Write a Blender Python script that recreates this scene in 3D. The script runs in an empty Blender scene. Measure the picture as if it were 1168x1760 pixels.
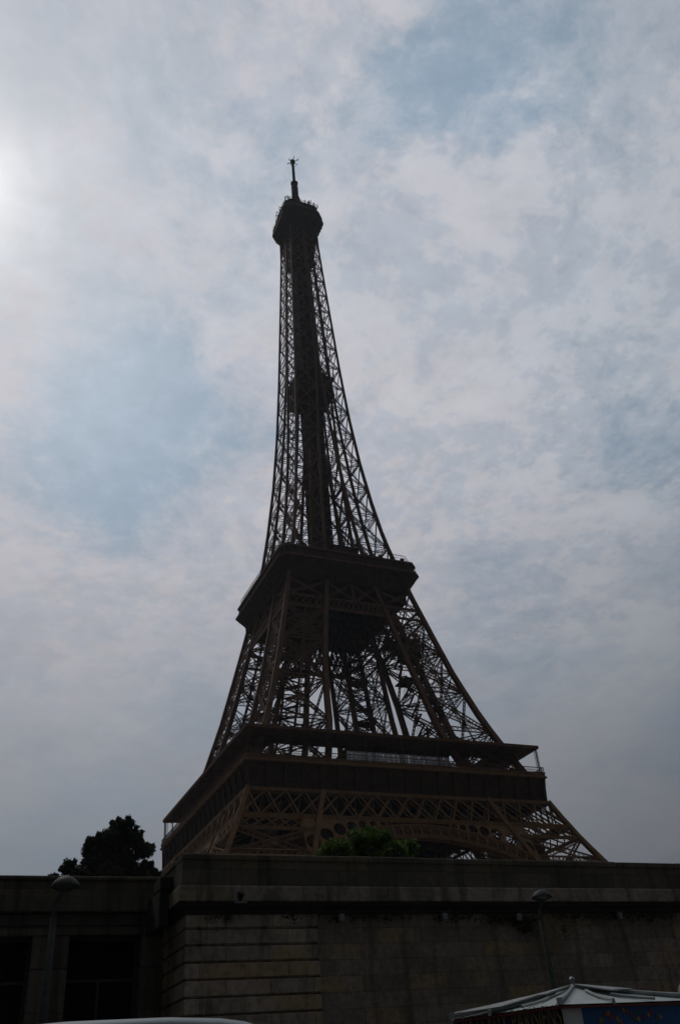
import bpy, math, random
import numpy as np
from mathutils import Matrix, Vector

# ------------------------------------------------------------------ camera
SC = bpy.context.scene
COL = SC.collection
CAM = np.array([-88.11, -196.38, -1.847])
YAW, PITCH, ROLL, FPX = 0.451708, 0.597233, -0.0902478, 1487.6
_f = np.array([math.sin(YAW)*math.cos(PITCH), math.cos(YAW)*math.cos(PITCH), math.sin(PITCH)])
_r = np.array([math.cos(YAW), -math.sin(YAW), 0.0])
_u = np.cross(_r, _f)
_c, _s = math.cos(ROLL), math.sin(ROLL)
_r, _u = _c*_r + _s*_u, -_s*_r + _c*_u
cam = bpy.data.cameras.new('camera')
camo = bpy.data.objects.new('camera', cam)
COL.objects.link(camo)
mw = Matrix.Identity(4)
for i in range(3):
    mw[i][0], mw[i][1], mw[i][2], mw[i][3] = _r[i], _u[i], -_f[i], CAM[i]
camo.matrix_world = mw
cam.sensor_fit = 'HORIZONTAL'
cam.sensor_width = 36.0
cam.lens = 36.0*FPX/1168.0
cam.clip_start, cam.clip_end = 0.1, 20000.0
SC.camera = camo

# ------------------------------------------------------------------ light
SUN_EL, SUN_AZ = math.radians(51.5), math.radians(-9.5)     # azimuth from +Y towards +X
SUN = Vector((math.sin(SUN_AZ)*math.cos(SUN_EL), math.cos(SUN_AZ)*math.cos(SUN_EL), math.sin(SUN_EL)))
sl = bpy.data.lights.new('sun', 'SUN')
sl.energy, sl.angle, sl.color = 0.6, math.radians(10), (1.0, 0.95, 0.88)
slo = bpy.data.objects.new('sun', sl)
COL.objects.link(slo)
slo.rotation_euler = (-SUN).to_track_quat('-Z', 'Y').to_euler()
slo.location = (0, 0, 500)

SC.view_settings.view_transform = 'Standard'
SC.view_settings.look = 'None'
SC.view_settings.exposure = 0.0
SC.view_settings.gamma = 1.0
SC.view_settings.use_curve_mapping = False


class NT:
    """small helper to write node trees"""
    def __init__(self, tree):
        self.t = tree
        tree.nodes.clear()
    def n(self, kind, **kw):
        nd = self.t.nodes.new(kind)
        for k, v in kw.items():
            if k.startswith('i_'):
                self.put(nd.inputs[k[2:].replace('_', ' ')], v)
            else:
                setattr(nd, k, v)
        return nd
    def put(self, sock, v):
        if isinstance(v, bpy.types.NodeSocket):
            self.t.links.new(v, sock)
        else:
            sock.default_value = v
    def m(self, op, a, b=None, c=None, clamp=False):
        nd = self.t.nodes.new('ShaderNodeMath')
        nd.operation, nd.use_clamp = op, clamp
        for s, v in zip(nd.inputs, (a, b, c)):
            if v is not None:
                self.put(s, v)
        return nd.outputs[0]
    def vm(self, op, a, b=None):
        nd = self.t.nodes.new('ShaderNodeVectorMath')
        nd.operation = op
        self.put(nd.inputs[0], a)
        if b is not None:
            self.put(nd.inputs[1], b)
        return nd.outputs['Value'] if op in ('DOT_PRODUCT', 'LENGTH') else nd.outputs[0]
    def ss(self, v, a, b, x=0.0, y=1.0):
        nd = self.t.nodes.new('ShaderNodeMapRange')
        nd.interpolation_type = 'SMOOTHSTEP'
        for s, q in zip(nd.inputs, (v, a, b, x, y)):
            self.put(s, q)
        return nd.outputs[0]
    def mix(self, f, a, b, mode='MIX'):
        nd = self.t.nodes.new('ShaderNodeMix')
        nd.data_type, nd.blend_type = 'RGBA', mode
        self.put(nd.inputs[0], f)
        self.put(nd.inputs[6], a if not isinstance(a, tuple) else (*a[:3], 1))
        self.put(nd.inputs[7], b if not isinstance(b, tuple) else (*b[:3], 1))
        return nd.outputs[2]
    def noise(self, vec, scale, detail=6, rough=0.55, dist=0.0):
        nd = self.t.nodes.new('ShaderNodeTexNoise')
        self.put(nd.inputs['Vector'], vec)
        nd.inputs['Scale'].default_value = scale
        nd.inputs['Detail'].default_value = detail
        nd.inputs['Roughness'].default_value = rough
        nd.inputs['Distortion'].default_value = dist
        return nd.outputs[0]


def pixdir(px, py):
    d = _f + _r*(px-584)/FPX - _u*(py-880)/FPX
    return tuple(d/np.linalg.norm(d))


W = bpy.data.worlds.new('World')
SC.world = W
W.use_nodes = True
t = NT(W.node_tree)
tc = t.n('ShaderNodeTexCoord').outputs['Generated']
sky = t.n('ShaderNodeTexSky', sky_type='NISHITA', sun_disc=False, sun_elevation=SUN_EL, sun_rotation=SUN_AZ,
          air_density=1.0, dust_density=2.0, ozone_density=1.5)
t.put(sky.inputs[0], tc) if sky.inputs else None
sep = t.n('ShaderNodeSeparateXYZ', i_Vector=tc)
dz = t.m('MAXIMUM', sep.outputs[2], 0.0)
inv = t.m('DIVIDE', 1.0, t.m('ADD', dz, 0.22))
flat = t.n('ShaderNodeVectorMath', operation='SCALE')
t.put(flat.inputs[0], tc)
t.put(flat.inputs['Scale'], inv)
q = flat.outputs[0]
wn = t.n('ShaderNodeTexNoise', i_Scale=2.6, i_Detail=4.0)
t.put(wn.inputs['Vector'], q)
wv_ = t.vm('SUBTRACT', wn.outputs['Color'], (.5, .5, .5))
wsc = t.n('ShaderNodeVectorMath', operation='SCALE')
t.put(wsc.inputs[0], wv_)
wsc.inputs['Scale'].default_value = .09
q0 = q
q = t.vm('ADD', q, wsc.outputs[0])
n_big = t.noise(q, 1.25, 6, 0.55, 0.3)
n_mid = t.noise(q, 5.5, 10, 0.62, 0.25)
n_fine = t.noise(q, 21.0, 9, 0.66, 0.15)
# thin places of the cloud deck, by compass direction
holes = None
for (px, py, w, amp) in ((800, 140, 0.0050, .155), (215, 670, 0.0060, .17), (330, 720, .004, .08), (140, 760, .006, .14), (870, 1060, 0.006, .10),
                         (390, 290, .006, .13), (210, 880, .002, .08), (1080, 800, .008, .08), (640, 190, .003, .08), (930, 200, .003, .10)):
    dt = t.vm('DOT_PRODUCT', tc, pixdir(px, py))
    g = t.m('MULTIPLY', t.m('EXPONENT', t.m('DIVIDE', t.m('SUBTRACT', dt, 1.0), w)), amp)
    holes = g if holes is None else t.m('ADD', holes, g)
cov = t.m('ADD', t.m('MULTIPLY', n_big, .16), t.m('ADD', t.m('MULTIPLY', n_mid, .46), t.m('MULTIPLY', n_fine, .38)))
cov = t.m('SUBTRACT', cov, holes)
cover = t.m('MULTIPLY', t.ss(cov, 0.26, 0.46), .64)
puff = t.ss(t.m('SUBTRACT', t.m('ADD', t.m('MULTIPLY', n_mid, .62), t.m('MULTIPLY', t.noise(q, 34.0, 8, .62, .1), .38)), t.m('MULTIPLY', holes, .45)), .45, .54)
cover = t.m('ADD', cover, t.m('MULTIPLY', puff, .36))
calm = t.ss(dz, 0.22, 0.58)      # near the horizon the deck closes into an even veil
n_low = t.ss(t.noise(q, 2.0, 4, .5, .2), .34, .62, .45, .95)
cover = t.m('ADD', t.m('MULTIPLY', cover, calm), t.m('MULTIPLY', n_low, t.m('SUBTRACT', 1.0, calm)))
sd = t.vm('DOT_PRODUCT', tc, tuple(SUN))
toward = t.ss(sd, 0.0, 0.97, 0.16, 1.0)  # unseen sky behind the camera dimmed to darken wall and tower fronts
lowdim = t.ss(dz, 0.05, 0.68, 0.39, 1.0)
lum = t.m('MULTIPLY', t.m('MULTIPLY', toward, lowdim), t.ss(sep.outputs[0], -.60, -.10, .15, 1.0))  # out-of-view sky at left also dimmed, keeping the tower's left face dark
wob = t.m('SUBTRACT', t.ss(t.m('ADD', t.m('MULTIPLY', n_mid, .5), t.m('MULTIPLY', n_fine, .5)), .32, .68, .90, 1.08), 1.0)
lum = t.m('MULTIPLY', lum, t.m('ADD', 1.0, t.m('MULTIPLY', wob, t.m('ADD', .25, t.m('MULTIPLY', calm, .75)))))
glow1 = t.m('MULTIPLY', t.m('EXPONENT', t.m('DIVIDE', t.m('SUBTRACT', sd, 1.0), .0024)), 4.6)
glow2 = t.m('MULTIPLY', t.m('EXPONENT', t.m('DIVIDE', t.m('SUBTRACT', sd, 1.0), .018)), 1.0)
cloudc = t.mix(t.ss(n_big, .35, .65), (5.15, 5.45, 6.0), (5.5, 5.35, 5.75))
airc = t.mix(.15, (2.95, 3.95, 4.95), sky.outputs[0])
base = t.mix(cover, airc, cloudc)
skyc = t.vm('SCALE', base) if False else None
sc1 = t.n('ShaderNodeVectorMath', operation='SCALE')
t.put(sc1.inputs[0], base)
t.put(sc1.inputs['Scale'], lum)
gl = t.n('ShaderNodeVectorMath', operation='SCALE')
gl.inputs[0].default_value = (1.0, .975, .915)
t.put(gl.inputs['Scale'], t.m('MULTIPLY', t.m('ADD', glow1, glow2), t.ss(cover, -.2, 1, .5, 1.)))
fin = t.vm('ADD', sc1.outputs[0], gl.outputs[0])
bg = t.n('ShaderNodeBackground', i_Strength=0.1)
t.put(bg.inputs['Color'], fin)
wo = t.n('ShaderNodeOutputWorld')
t.t.links.new(bg.outputs[0], wo.inputs[0])

# ------------------------------------------------------------------ mesh helpers
RNG = random.Random(7)


def V(*a):
    return np.array(a, float)


def unit(v):
    return v/max(np.linalg.norm(v), 1e-9)


class MB:
    """collects beams and polygons, then links them as ONE mesh object"""
    def __init__(self):
        self.b = []
        self.v = []
        self.f = []
    def beam(self, p, q, w, h=None, n=(0, 0, 1)):
        self.b.append((*p, *q, w, h or w, *n))
    def poly(self, verts, faces):
        o = len(self.v)
        self.v.extend([tuple(map(float, x)) for x in verts])
        self.f.extend([tuple(o+i for i in f) for f in faces])
    def box(self, lo, hi):
        (x0, y0, z0), (x1, y1, z1) = lo, hi
        self.poly([(x0, y0, z0), (x1, y0, z0), (x1, y1, z0), (x0, y1, z0), (x0, y0, z1), (x1, y0, z1), (x1, y1, z1), (x0, y1, z1)],
                  [(3, 2, 1, 0), (4, 5, 6, 7), (0, 1, 5, 4), (1, 2, 6, 5), (2, 3, 7, 6), (3, 0, 4, 7)])
    def bbox(self, lo, hi, b=0.02):
        """box with chamfered vertical and top edges"""
        (x0, y0, z0), (x1, y1, z1) = lo, hi
        ring = [(x0+b, y0), (x1-b, y0), (x1, y0+b), (x1, y1-b), (x1-b, y1), (x0+b, y1), (x0, y1-b), (x0, y0+b)]
        cx, cy = (x0+x1)/2, (y0+y1)/2
        ins = [(x+(b if x < cx else -b), y+(b if y < cy else -b)) for x, y in ring]
        self.loft([[(x, y, z0+b) for x, y in ring], [(x, y, z1-b) for x, y in ring], [(x, y, z1) for x, y in ins]])
        self.poly([(x, y, z0) for x, y in ins], [tuple(range(7, -1, -1))])
        o = [(x, y, z0+b) for x, y in ring]
        i_ = [(x, y, z0) for x, y in ins]
        self.poly(i_+o, [(k, (k+1) % 8, 8+(k+1) % 8, 8+k) for k in range(8)])
        self.poly([(x, y, z1) for x, y in ins], [tuple(range(8))])
    def loft(self, rings, caps=False, closed=True):
        n = len(rings[0])
        vs = [p for r in rings for p in r]
        fs = []
        for k in range(len(rings)-1):
            for i in range(n if closed else n-1):
                j = (i+1) % n
                fs.append((k*n+i, k*n+j, (k+1)*n+j, (k+1)*n+i))
        if caps:
            fs.append(tuple(range(n-1, -1, -1)))
            fs.append(tuple((len(rings)-1)*n+i for i in range(n)))
        self.poly(vs, fs)
    def tube(self, pts, radii, seg=8, caps=True):
        pts = [np.asarray(p, float) for p in pts]
        rings = []
        a = None
        for k, p in enumerate(pts):
            tg = unit(pts[min(k+1, len(pts)-1)]-pts[max(k-1, 0)])
            if a is None:
                a = unit(np.cross(tg, V(0.3, 1, 0.2)))
            a = unit(a-tg*(a@tg))
            b = np.cross(tg, a)
            r = radii[k] if hasattr(radii, '__len__') else radii
            rings.append([tuple(p+r*(math.cos(2*math.pi*i/seg)*a+math.sin(2*math.pi*i/seg)*b)) for i in range(seg)])
        self.loft(rings, caps)
    def lathe(self, cx, cy, prof, seg=24, caps=False):
        self.loft([[(cx+r*math.cos(2*math.pi*i/seg), cy+r*math.sin(2*math.pi*i/seg), z) for i in range(seg)] for r, z in prof], caps)
    def truss(self, p, q, n, d, cw, lw, pitch=None, both=True):
        """flat lattice girder from p to q; n = in-plane direction of its depth, chords centred +-d/2"""
        p, q = np.asarray(p, float), np.asarray(q, float)
        L = np.linalg.norm(q-p)
        tg = (q-p)/L
        n = np.asarray(n, float)
        n = unit(n-tg*(n@tg))
        o = np.cross(tg, n)
        hd = n*d/2
        self.beam(p+hd, q+hd, cw, cw, n)
        self.beam(p-hd, q-hd, cw, cw, n)
        k = max(1, int(round(L/(pitch or d*1.1))))
        for i in range(k):
            a, b = p+tg*L*i/k, p+tg*L*(i+1)/k
            self.beam(a-hd, b+hd, lw, lw*.6, n)
            if both:
                self.beam(a+hd, b-hd, lw, lw*.6, n)
    def arrays(self):
        if self.b:
            B = np.array(self.b, float)
            P, Q, w, h, N = B[:, 0:3], B[:, 3:6], B[:, 6:7], B[:, 7:8], B[:, 8:11]
            T = Q-P
            T /= np.maximum(np.linalg.norm(T, axis=1, keepdims=True), 1e-9)
            A = N-T*np.sum(N*T, 1, keepdims=True)
            bad = np.linalg.norm(A, axis=1) < 1e-3
            alt = np.cross(T, np.array([0.37, 0.81, 0.13]))
            A[bad] = alt[bad]
            A /= np.linalg.norm(A, axis=1, keepdims=True)
            Bn = np.cross(T, A)
            A, Bn = A*w/2, Bn*h/2
            vs = np.stack([P-A-Bn, P+A-Bn, P+A+Bn, P-A+Bn, Q-A-Bn, Q+A-Bn, Q+A+Bn, Q-A+Bn], 1).reshape(-1, 3)
            fq = np.array([(3, 2, 1, 0), (4, 5, 6, 7), (0, 1, 5, 4), (1, 2, 6, 5), (2, 3, 7, 6), (3, 0, 4, 7)])
            fs = (fq[None]+8*np.arange(len(B))[:, None, None]).reshape(-1, 4)
        else:
            vs, fs = np.zeros((0, 3)), np.zeros((0, 4), int)
        return vs, fs
    def build(self, name, mat, parent=None, smooth=False):
        vs, fs = self.arrays()
        off = len(vs)
        if self.v:
            vs = np.concatenate([vs, np.array(self.v, float)])
        if parent is not None:
            base = np.zeros(3)
            pp = parent
            while pp is not None:
                base += np.array(pp.location)
                pp = pp.parent
            vs = vs-base
        me = bpy.data.meshes.new(name)
        tot = [4]*len(fs)+[len(f) for f in self.f]
        idx = np.concatenate([fs.ravel(), np.array([off+i for f in self.f for i in f], int)]).astype(np.int32)
        me.vertices.add(len(vs))
        me.vertices.foreach_set('co', vs.astype(np.float32).ravel())
        me.loops.add(len(idx))
        me.loops.foreach_set('vertex_index', idx)
        me.polygons.add(len(tot))
        st = np.concatenate([[0], np.cumsum(tot)[:-1]]).astype(np.int32)
        me.polygons.foreach_set('loop_start', st)
        me.polygons.foreach_set('loop_total', np.array(tot, np.int32))
        me.polygons.foreach_set('use_smooth', np.full(len(tot), bool(smooth)))
        me.update(calc_edges=True)
        me.validate()
        me.materials.append(mat)
        o = bpy.data.objects.new(name, me)
        COL.objects.link(o)
        if parent is not None:
            o.parent = parent
        return o


def tag(o, label=None, cat=None, group=None, kind=None):
    for k, v in (('label', label), ('category', cat), ('group', group), ('kind', kind)):
        if v:
            o[k] = v
    return o


def empty(name, loc, label, cat, group=None):
    o = bpy.data.objects.new(name, None)
    o.empty_display_size = 0.3
    COL.objects.link(o)
    o.location = tuple(map(float, loc))
    return tag(o, label, cat, group, 'thing')


def copy_part(o, parent, rz=None, loc=None):
    c = o.copy()
    COL.objects.link(c)
    c.parent = parent
    if rz is not None:
        c.rotation_euler = (0, 0, rz)
    if loc is not None:
        c.location = loc
    for ch in list(o.children):
        copy_part(ch, c)
    return c


# ------------------------------------------------------------------ materials
def mat_base(name):
    m = bpy.data.materials.new(name)
    m.use_nodes = True
    t = NT(m.node_tree)
    bs = t.n('ShaderNodeBsdfPrincipled')
    ou = t.n('ShaderNodeOutputMaterial')
    t.t.links.new(bs.outputs[0], ou.inputs[0])
    return m, t, bs


def mat_simple(name, c1, c2, scale=3.0, rough=.6, metal=0.0, bump=0.0, detail=5, coat=0.0, spec=.35):
    m, t, bs = mat_base(name)
    co = t.n('ShaderNodeTexCoord').outputs['Object']
    n = t.noise(co, scale, detail, .6)
    t.put(bs.inputs['Base Color'], t.mix(t.ss(n, .3, .7), c1, c2))
    bs.inputs['Roughness'].default_value = rough
    bs.inputs['Metallic'].default_value = metal
    bs.inputs['Coat Weight'].default_value = coat
    bs.inputs['Specular IOR Level'].default_value = spec
    if bump:
        b = t.n('ShaderNodeBump')
        b.inputs['Strength'].default_value = bump
        t.put(b.inputs['Height'], t.noise(co, scale*4, 6, .6))
        t.t.links.new(b.outputs[0], bs.inputs['Normal'])
    return m


def mat_stone(name, cols, row=.31, width=1.05, z0=0.0, joints=True, stain=0.6, grime=0.0, wild=1.0, joint=.9):
    """sooty ashlar: blocks of slightly different stone, thin joints, rain streaks, algae stains"""
    m, t, bs = mat_base(name)
    geo = t.n('ShaderNodeNewGeometry').outputs['Position']
    sp = t.n('ShaderNodeSeparateXYZ', i_Vector=geo)
    uu = t.m('ADD', sp.outputs[0], sp.outputs[1])
    vv = t.m('SUBTRACT', sp.outputs[2], z0)
    cb = t.n('ShaderNodeCombineXYZ')
    t.put(cb.inputs[0], uu)
    t.put(cb.inputs[1], vv)
    br = t.n('ShaderNodeTexBrick')
    br.offset = .43
    br.offset_frequency = 2
    br.squash = 1.0
    t.put(br.inputs['Vector'], cb.outputs[0])
    br.inputs['Scale'].default_value = 1.0
    br.inputs['Brick Width'].default_value = width
    br.inputs['Row Height'].default_value = row
    br.inputs['Mortar Size'].default_value = .006 if joints else 0.0
    br.inputs['Mortar Smooth'].default_value = .5
    br.inputs['Color1'].default_value = (0, 0, 0, 1)
    br.inputs['Color2'].default_value = (1, 1, 1, 1)
    br.inputs['Mortar'].default_value = (.5, .5, .5, 1)
    bl = t.n('ShaderNodeSeparateColor')
    t.put(bl.inputs[0], br.outputs['Color'])
    n1 = t.noise(geo, 1.1, 6, .6)
    n2 = t.noise(geo, 9.0, 8, .65)
    f = t.m('ADD', t.m('MULTIPLY', bl.outputs[0], .60*wild), t.m('MULTIPLY', n1, .75))
    base = t.mix(t.ss(f, .25, .95), cols[0], cols[1])
    base = t.mix(t.ss(t.m('ADD', t.m('MULTIPLY', bl.outputs[0], .5), t.noise(geo, .55, 3, .5)), .86, 1.0), base, cols[2])
    base = t.mix(t.m('MULTIPLY', t.ss(n2, .35, .75), .5), base, (.045, .045, .04))
    # streaks running down the wall
    mp = t.n('ShaderNodeMapping')
    t.put(mp.inputs['Vector'], geo)
    mp.inputs['Scale'].default_value = (2.6, 2.6, .22)
    st = t.noise(mp.outputs[0], 1.0, 7, .62, .4)
    base = t.mix(t.m('MULTIPLY', t.ss(st, .50, .66), stain), base, (.022, .022, .018))
    gz = t.noise(geo, .8, 5, .6)
    base = t.mix(t.m('MULTIPLY', t.ss(gz, .50, .66), stain*.95), base, (.045, .05, .035))
    if grime:
        base = t.mix(grime, base, (.02, .02, .018))
    base = t.mix(t.m('MULTIPLY', br.outputs['Fac'], joint), base, (.02, .02, .018))
    t.put(bs.inputs['Base Color'], base)
    bs.inputs['Roughness'].default_value = .9
    bs.inputs['Specular IOR Level'].default_value = .2
    h = t.m('SUBTRACT', t.m('MULTIPLY', n2, .5), br.outputs['Fac'])
    b = t.n('ShaderNodeBump')
    b.inputs['Strength'].default_value = .5
    b.inputs['Distance'].default_value = .015
    t.put(b.inputs['Height'], h)
    t.t.links.new(b.outputs[0], bs.inputs['Normal'])
    return m


def mat_leaf(name, c1, c2, trans):
    m, t, bs = mat_base(name)
    geo = t.n('ShaderNodeNewGeometry')
    n = t.noise(geo.outputs['Position'], .9, 3, .6)
    r = t.m('ADD', t.m('MULTIPLY', n, .7), t.m('MULTIPLY', geo.outputs['Random Per Island'], .5))
    colr = t.mix(t.ss(r, .3, .9), c1, c2)
    t.put(bs.inputs['Base Color'], colr)
    bs.inputs['Roughness'].default_value = .6
    bs.inputs['Specular IOR Level'].default_value = .25
    tr = t.n('ShaderNodeBsdfTranslucent')
    t.put(tr.inputs[0], colr)
    mx = t.n('ShaderNodeMixShader')
    mx.inputs[0].default_value = trans
    t.t.links.new(bs.outputs[0], mx.inputs[1])
    t.t.links.new(tr.outputs[0], mx.inputs[2])
    ou = [x for x in t.t.nodes if x.type == 'OUTPUT_MATERIAL'][0]
    t.t.links.new(mx.outputs[0], ou.inputs[0])
    return m


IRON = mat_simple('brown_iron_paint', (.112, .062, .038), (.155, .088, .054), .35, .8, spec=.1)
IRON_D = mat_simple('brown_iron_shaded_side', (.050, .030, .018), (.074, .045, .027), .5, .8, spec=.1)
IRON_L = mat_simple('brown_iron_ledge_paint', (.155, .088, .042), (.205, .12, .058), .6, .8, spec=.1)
GREY = mat_simple('grey_metal', (.16, .17, .18), (.24, .25, .26), 2, .45, .3)
PANE = mat_leaf('frosted_glazing', (.70, .73, .77), (.76, .79, .82), .9)
Z0 = CAM[2]
STONE = mat_stone('sooty_ashlar', [(0.191, 0.159, 0.129), (0.328, 0.271, 0.217), (0.293, 0.224, 0.134)], z0=Z0+3.15, stain=.42, joint=.6, wild=.7)
STONE_R = mat_stone('banded_ashlar', [(0.256, 0.215, 0.173), (0.408, 0.338, 0.268), (0.360, 0.274, 0.164)], z0=Z0+3.15, width=.95, stain=.55)
STONE_P = mat_stone('parapet_stone', [(0.082, 0.075, 0.062), (0.133, 0.116, 0.095), (0.130, 0.109, 0.072)], row=.34, width=1.9, z0=Z0+3.96, stain=.55)
STONE_B = mat_stone('pale_string_course', [(0.205, 0.182, 0.151), (0.316, 0.272, 0.221), (0.236, 0.196, 0.139)], row=.5, width=1.6, z0=Z0+3.6, stain=.6)
STONE_D = mat_stone('black_shadow_crust_stone', [(.02, .019, .018), (.035, .032, .03), (.03, .025, .02)], row=.3, width=1.3, z0=Z0, joints=False, stain=.5)  # near-black: cornice shadow line put into the colour, crust on the end block
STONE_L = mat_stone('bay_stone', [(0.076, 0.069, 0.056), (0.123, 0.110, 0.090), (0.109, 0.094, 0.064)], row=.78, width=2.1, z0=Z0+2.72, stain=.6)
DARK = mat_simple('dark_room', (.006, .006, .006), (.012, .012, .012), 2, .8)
GLASSD = mat_simple('dark_glass', (.006, .006, .007), (.009, .009, .01), 1, .55, spec=.06)
PAVE = mat_simple('quay_paving', (.09, .085, .08), (.15, .14, .13), .7, .85, 0, .3)
EARTH = mat_simple('esplanade_ground', (.12, .11, .095), (.17, .155, .13), .1, .9)
BARK = mat_simple('bark', (.03, .024, .018), (.055, .042, .033), 4, .9, 0, .5)
LEAF_D = mat_leaf('dark_leaves', (.018, .026, .012), (.045, .055, .025), .12)
LEAF_G = mat_leaf('fresh_leaves', (.034, .070, .010), (.085, .14, .02), .5)
LEAF_W = mat_leaf('wall_weeds', (.02, .025, .012), (.05, .055, .025), .1)
LAMPG = mat_simple('green_lamp_paint', (.045, .050, .048), (.065, .068, .064), 6, .9, spec=.0)
LAMPT = mat_simple('grey_lamp_dome', (.045, .045, .047), (.07, .07, .072), 4, .6, spec=.1)
OPAL = mat_simple('opal_bowl', (.025, .025, .028), (.035, .035, .038), 4, .3)
WHITE = mat_simple('white_paint', (.36, .37, .375), (.46, .47, .47), 2.2, .45)
VANP = mat_simple('pale_van_paint', (.26, .30, .31), (.31, .35, .36), 1.5, .4)
WHITE_S = mat_simple('white_roof_sheet', (.33, .39, .385), (.45, .50, .49), 3.0, .5)
WHITE_R = mat_simple('grey_white_rib', (.23, .26, .255), (.36, .38, .37), 5, .55)
RED = mat_simple('red_trim', (.10, .015, .012), (.14, .025, .018), 6, .45)
NAVY = mat_simple('navy_sign', (.008, .012, .035), (.012, .018, .05), 3, .4)
BLUE = mat_simple('blue_sign', (.006, .062, .19), (.010, .08, .23), 2, .4)
GOLD = mat_simple('gold_letters', (.22, .15, .05), (.3, .2, .07), 8, .5)
M_RED = mat_simple('leaf_red', (.13, .02, .02), (.2, .04, .03), 9, .5)
M_YEL = mat_simple('leaf_yellow', (.2, .13, .03), (.26, .18, .05), 9, .5)
M_GRN = mat_simple('leaf_green', (.03, .08, .04), (.05, .11, .05), 9, .5)
CREAM = mat_simple('cream_globe', (.33, .29, .22), (.4, .35, .27), 3, .35)
GUM = mat_simple('black_rubber', (.012, .012, .012), (.02, .02, .02), 4, .8)
LIGHTBOX = mat_simple('light_grey_box', (.13, .14, .14), (.18, .19, .19), 6, .35)

# ------------------------------------------------------------------ tower profile
ZT = [0, 35.7, 40.9, 47.1, 57, 66, 74, 84.6, 95.8, 109.5, 116, 120.5, 128.8, 141.7, 157.7, 177, 200, 229.6, 248, 263.5, 272, 277]
OT = [60, 41.64, 39.0, 36.3, 32.4, 28.85, 26.2, 23.2, 20.6, 17.5, 16.3, 15.3, 13.7, 12.0, 10.35, 8.95, 7.8, 6.65, 5.95, 5.4, 5.35, 5.3]
ZI = [0, 37, 49, 57, 66, 80, 95, 110, 116, 127, 138, 154, 175, 190, 200, 280]
II = [37, 24.2, 19.6, 16.6, 14.0, 12.3, 9.8, 6.9, 6.2, 5.1, 4.3, 3.2, 1.9, 1.1, .5, .42]


def out(z):
    return float(np.interp(z, ZT, OT))


def inn(z):
    return float(np.interp(z, ZI, II))


GROUND = 0.8
tower = empty('iron_tower', (0, 0, GROUND), 'tall brown iron lattice tower with two wide galleries and a mast on top', 'tower')


def leg_pts(z, i, j):
    return V(inn(z) if i else out(z), inn(z) if j else out(z), z)


FACES = (((1, 0), (0, 0), V(0, 1, 0)), ((0, 0), (0, 1), V(1, 0, 0)), ((0, 1), (1, 1), V(0, 1, 0)), ((1, 1), (1, 0), V(1, 0, 0)))


def rafters(mb, zs, w0, w1, which=((0, 0), (0, 1), (1, 0), (1, 1)), sub=2):
    zz = []
    for a, b in zip(zs[:-1], zs[1:]):
        zz += [a+(b-a)*k/sub for k in range(sub)]
    zz.append(zs[-1])
    for (i, j) in which:
        for a, b in zip(zz[:-1], zz[1:]):
            w = w0+(w1-w0)*(a-zs[0])/(zs[-1]-zs[0])
            mb.beam(leg_pts(a, i, j), leg_pts(b, i, j)+V(0, 0, .02), w, w, (1, 0, 0))


def panel(mb, z0, z1, fc, hd, dd, cw, lw, diag=True, horiz=True, plates=True, both=True):
    (i0, j0), (i1, j1), nn = fc
    a0, b0, a1, b1 = leg_pts(z0, i0, j0), leg_pts(z0, i1, j1), leg_pts(z1, i0, j0), leg_pts(z1, i1, j1)
    L = np.linalg.norm(b0-a0)
    if L < .9:
        return
    if horiz:
        up = unit((a1+b1)/2-(a0+b0)/2)
        mb.truss(a0+up*hd/2, b0+up*hd/2, up, hd, cw, lw, None, both)
    if diag:
        for p, q in ((a0, b1), (b0, a1)):
            mb.truss(p, q, np.cross(unit(q-p), nn), dd, cw, lw, None, both)
        if plates:
            c = (a0+b0+a1+b1)/4
            r = dd*.8
            up = unit((a1+b1)/2-(a0+b0)/2)
            mb.beam(c-up*r, c+up*r, 2*r, .12, unit(b0-a0))


# --- lower legs, ground to first gallery
mb = MB()
ZL = [GROUND, 14, 27, 36, 41.4]
rafters(mb, ZL+[50.1], 1.1, .9)
for a, b in zip(ZL[:-1], ZL[1:]):
    for f in FACES:
        panel(mb, a, b, f, 1.2, .95, .26, .13)
for f in FACES[2:]:
    panel(mb, 41.4, 49.7, f, 1.2, .9, .24, .12)
for f in FACES[:2]:          # small lattice belt on the outer faces of the leg
    (i0, j0), (i1, j1), nn = f
    K = 6
    for zc, w in ((41.5, .7), (43.9, .7)):
        mb.beam(leg_pts(zc, i0, j0), leg_pts(zc, i1, j1), .35, w, nn)
    for k in range(K):
        for s in (0, 1):
            pa = leg_pts(41.7, i0, j0)*(1-(k+s)/K)+leg_pts(41.7, i1, j1)*((k+s)/K)
            pb = leg_pts(43.7, i0, j0)*(1-(k+1-s)/K)+leg_pts(43.7, i1, j1)*((k+1-s)/K)
            mb.beam(pa, pb, .16, .30, nn)
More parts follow.
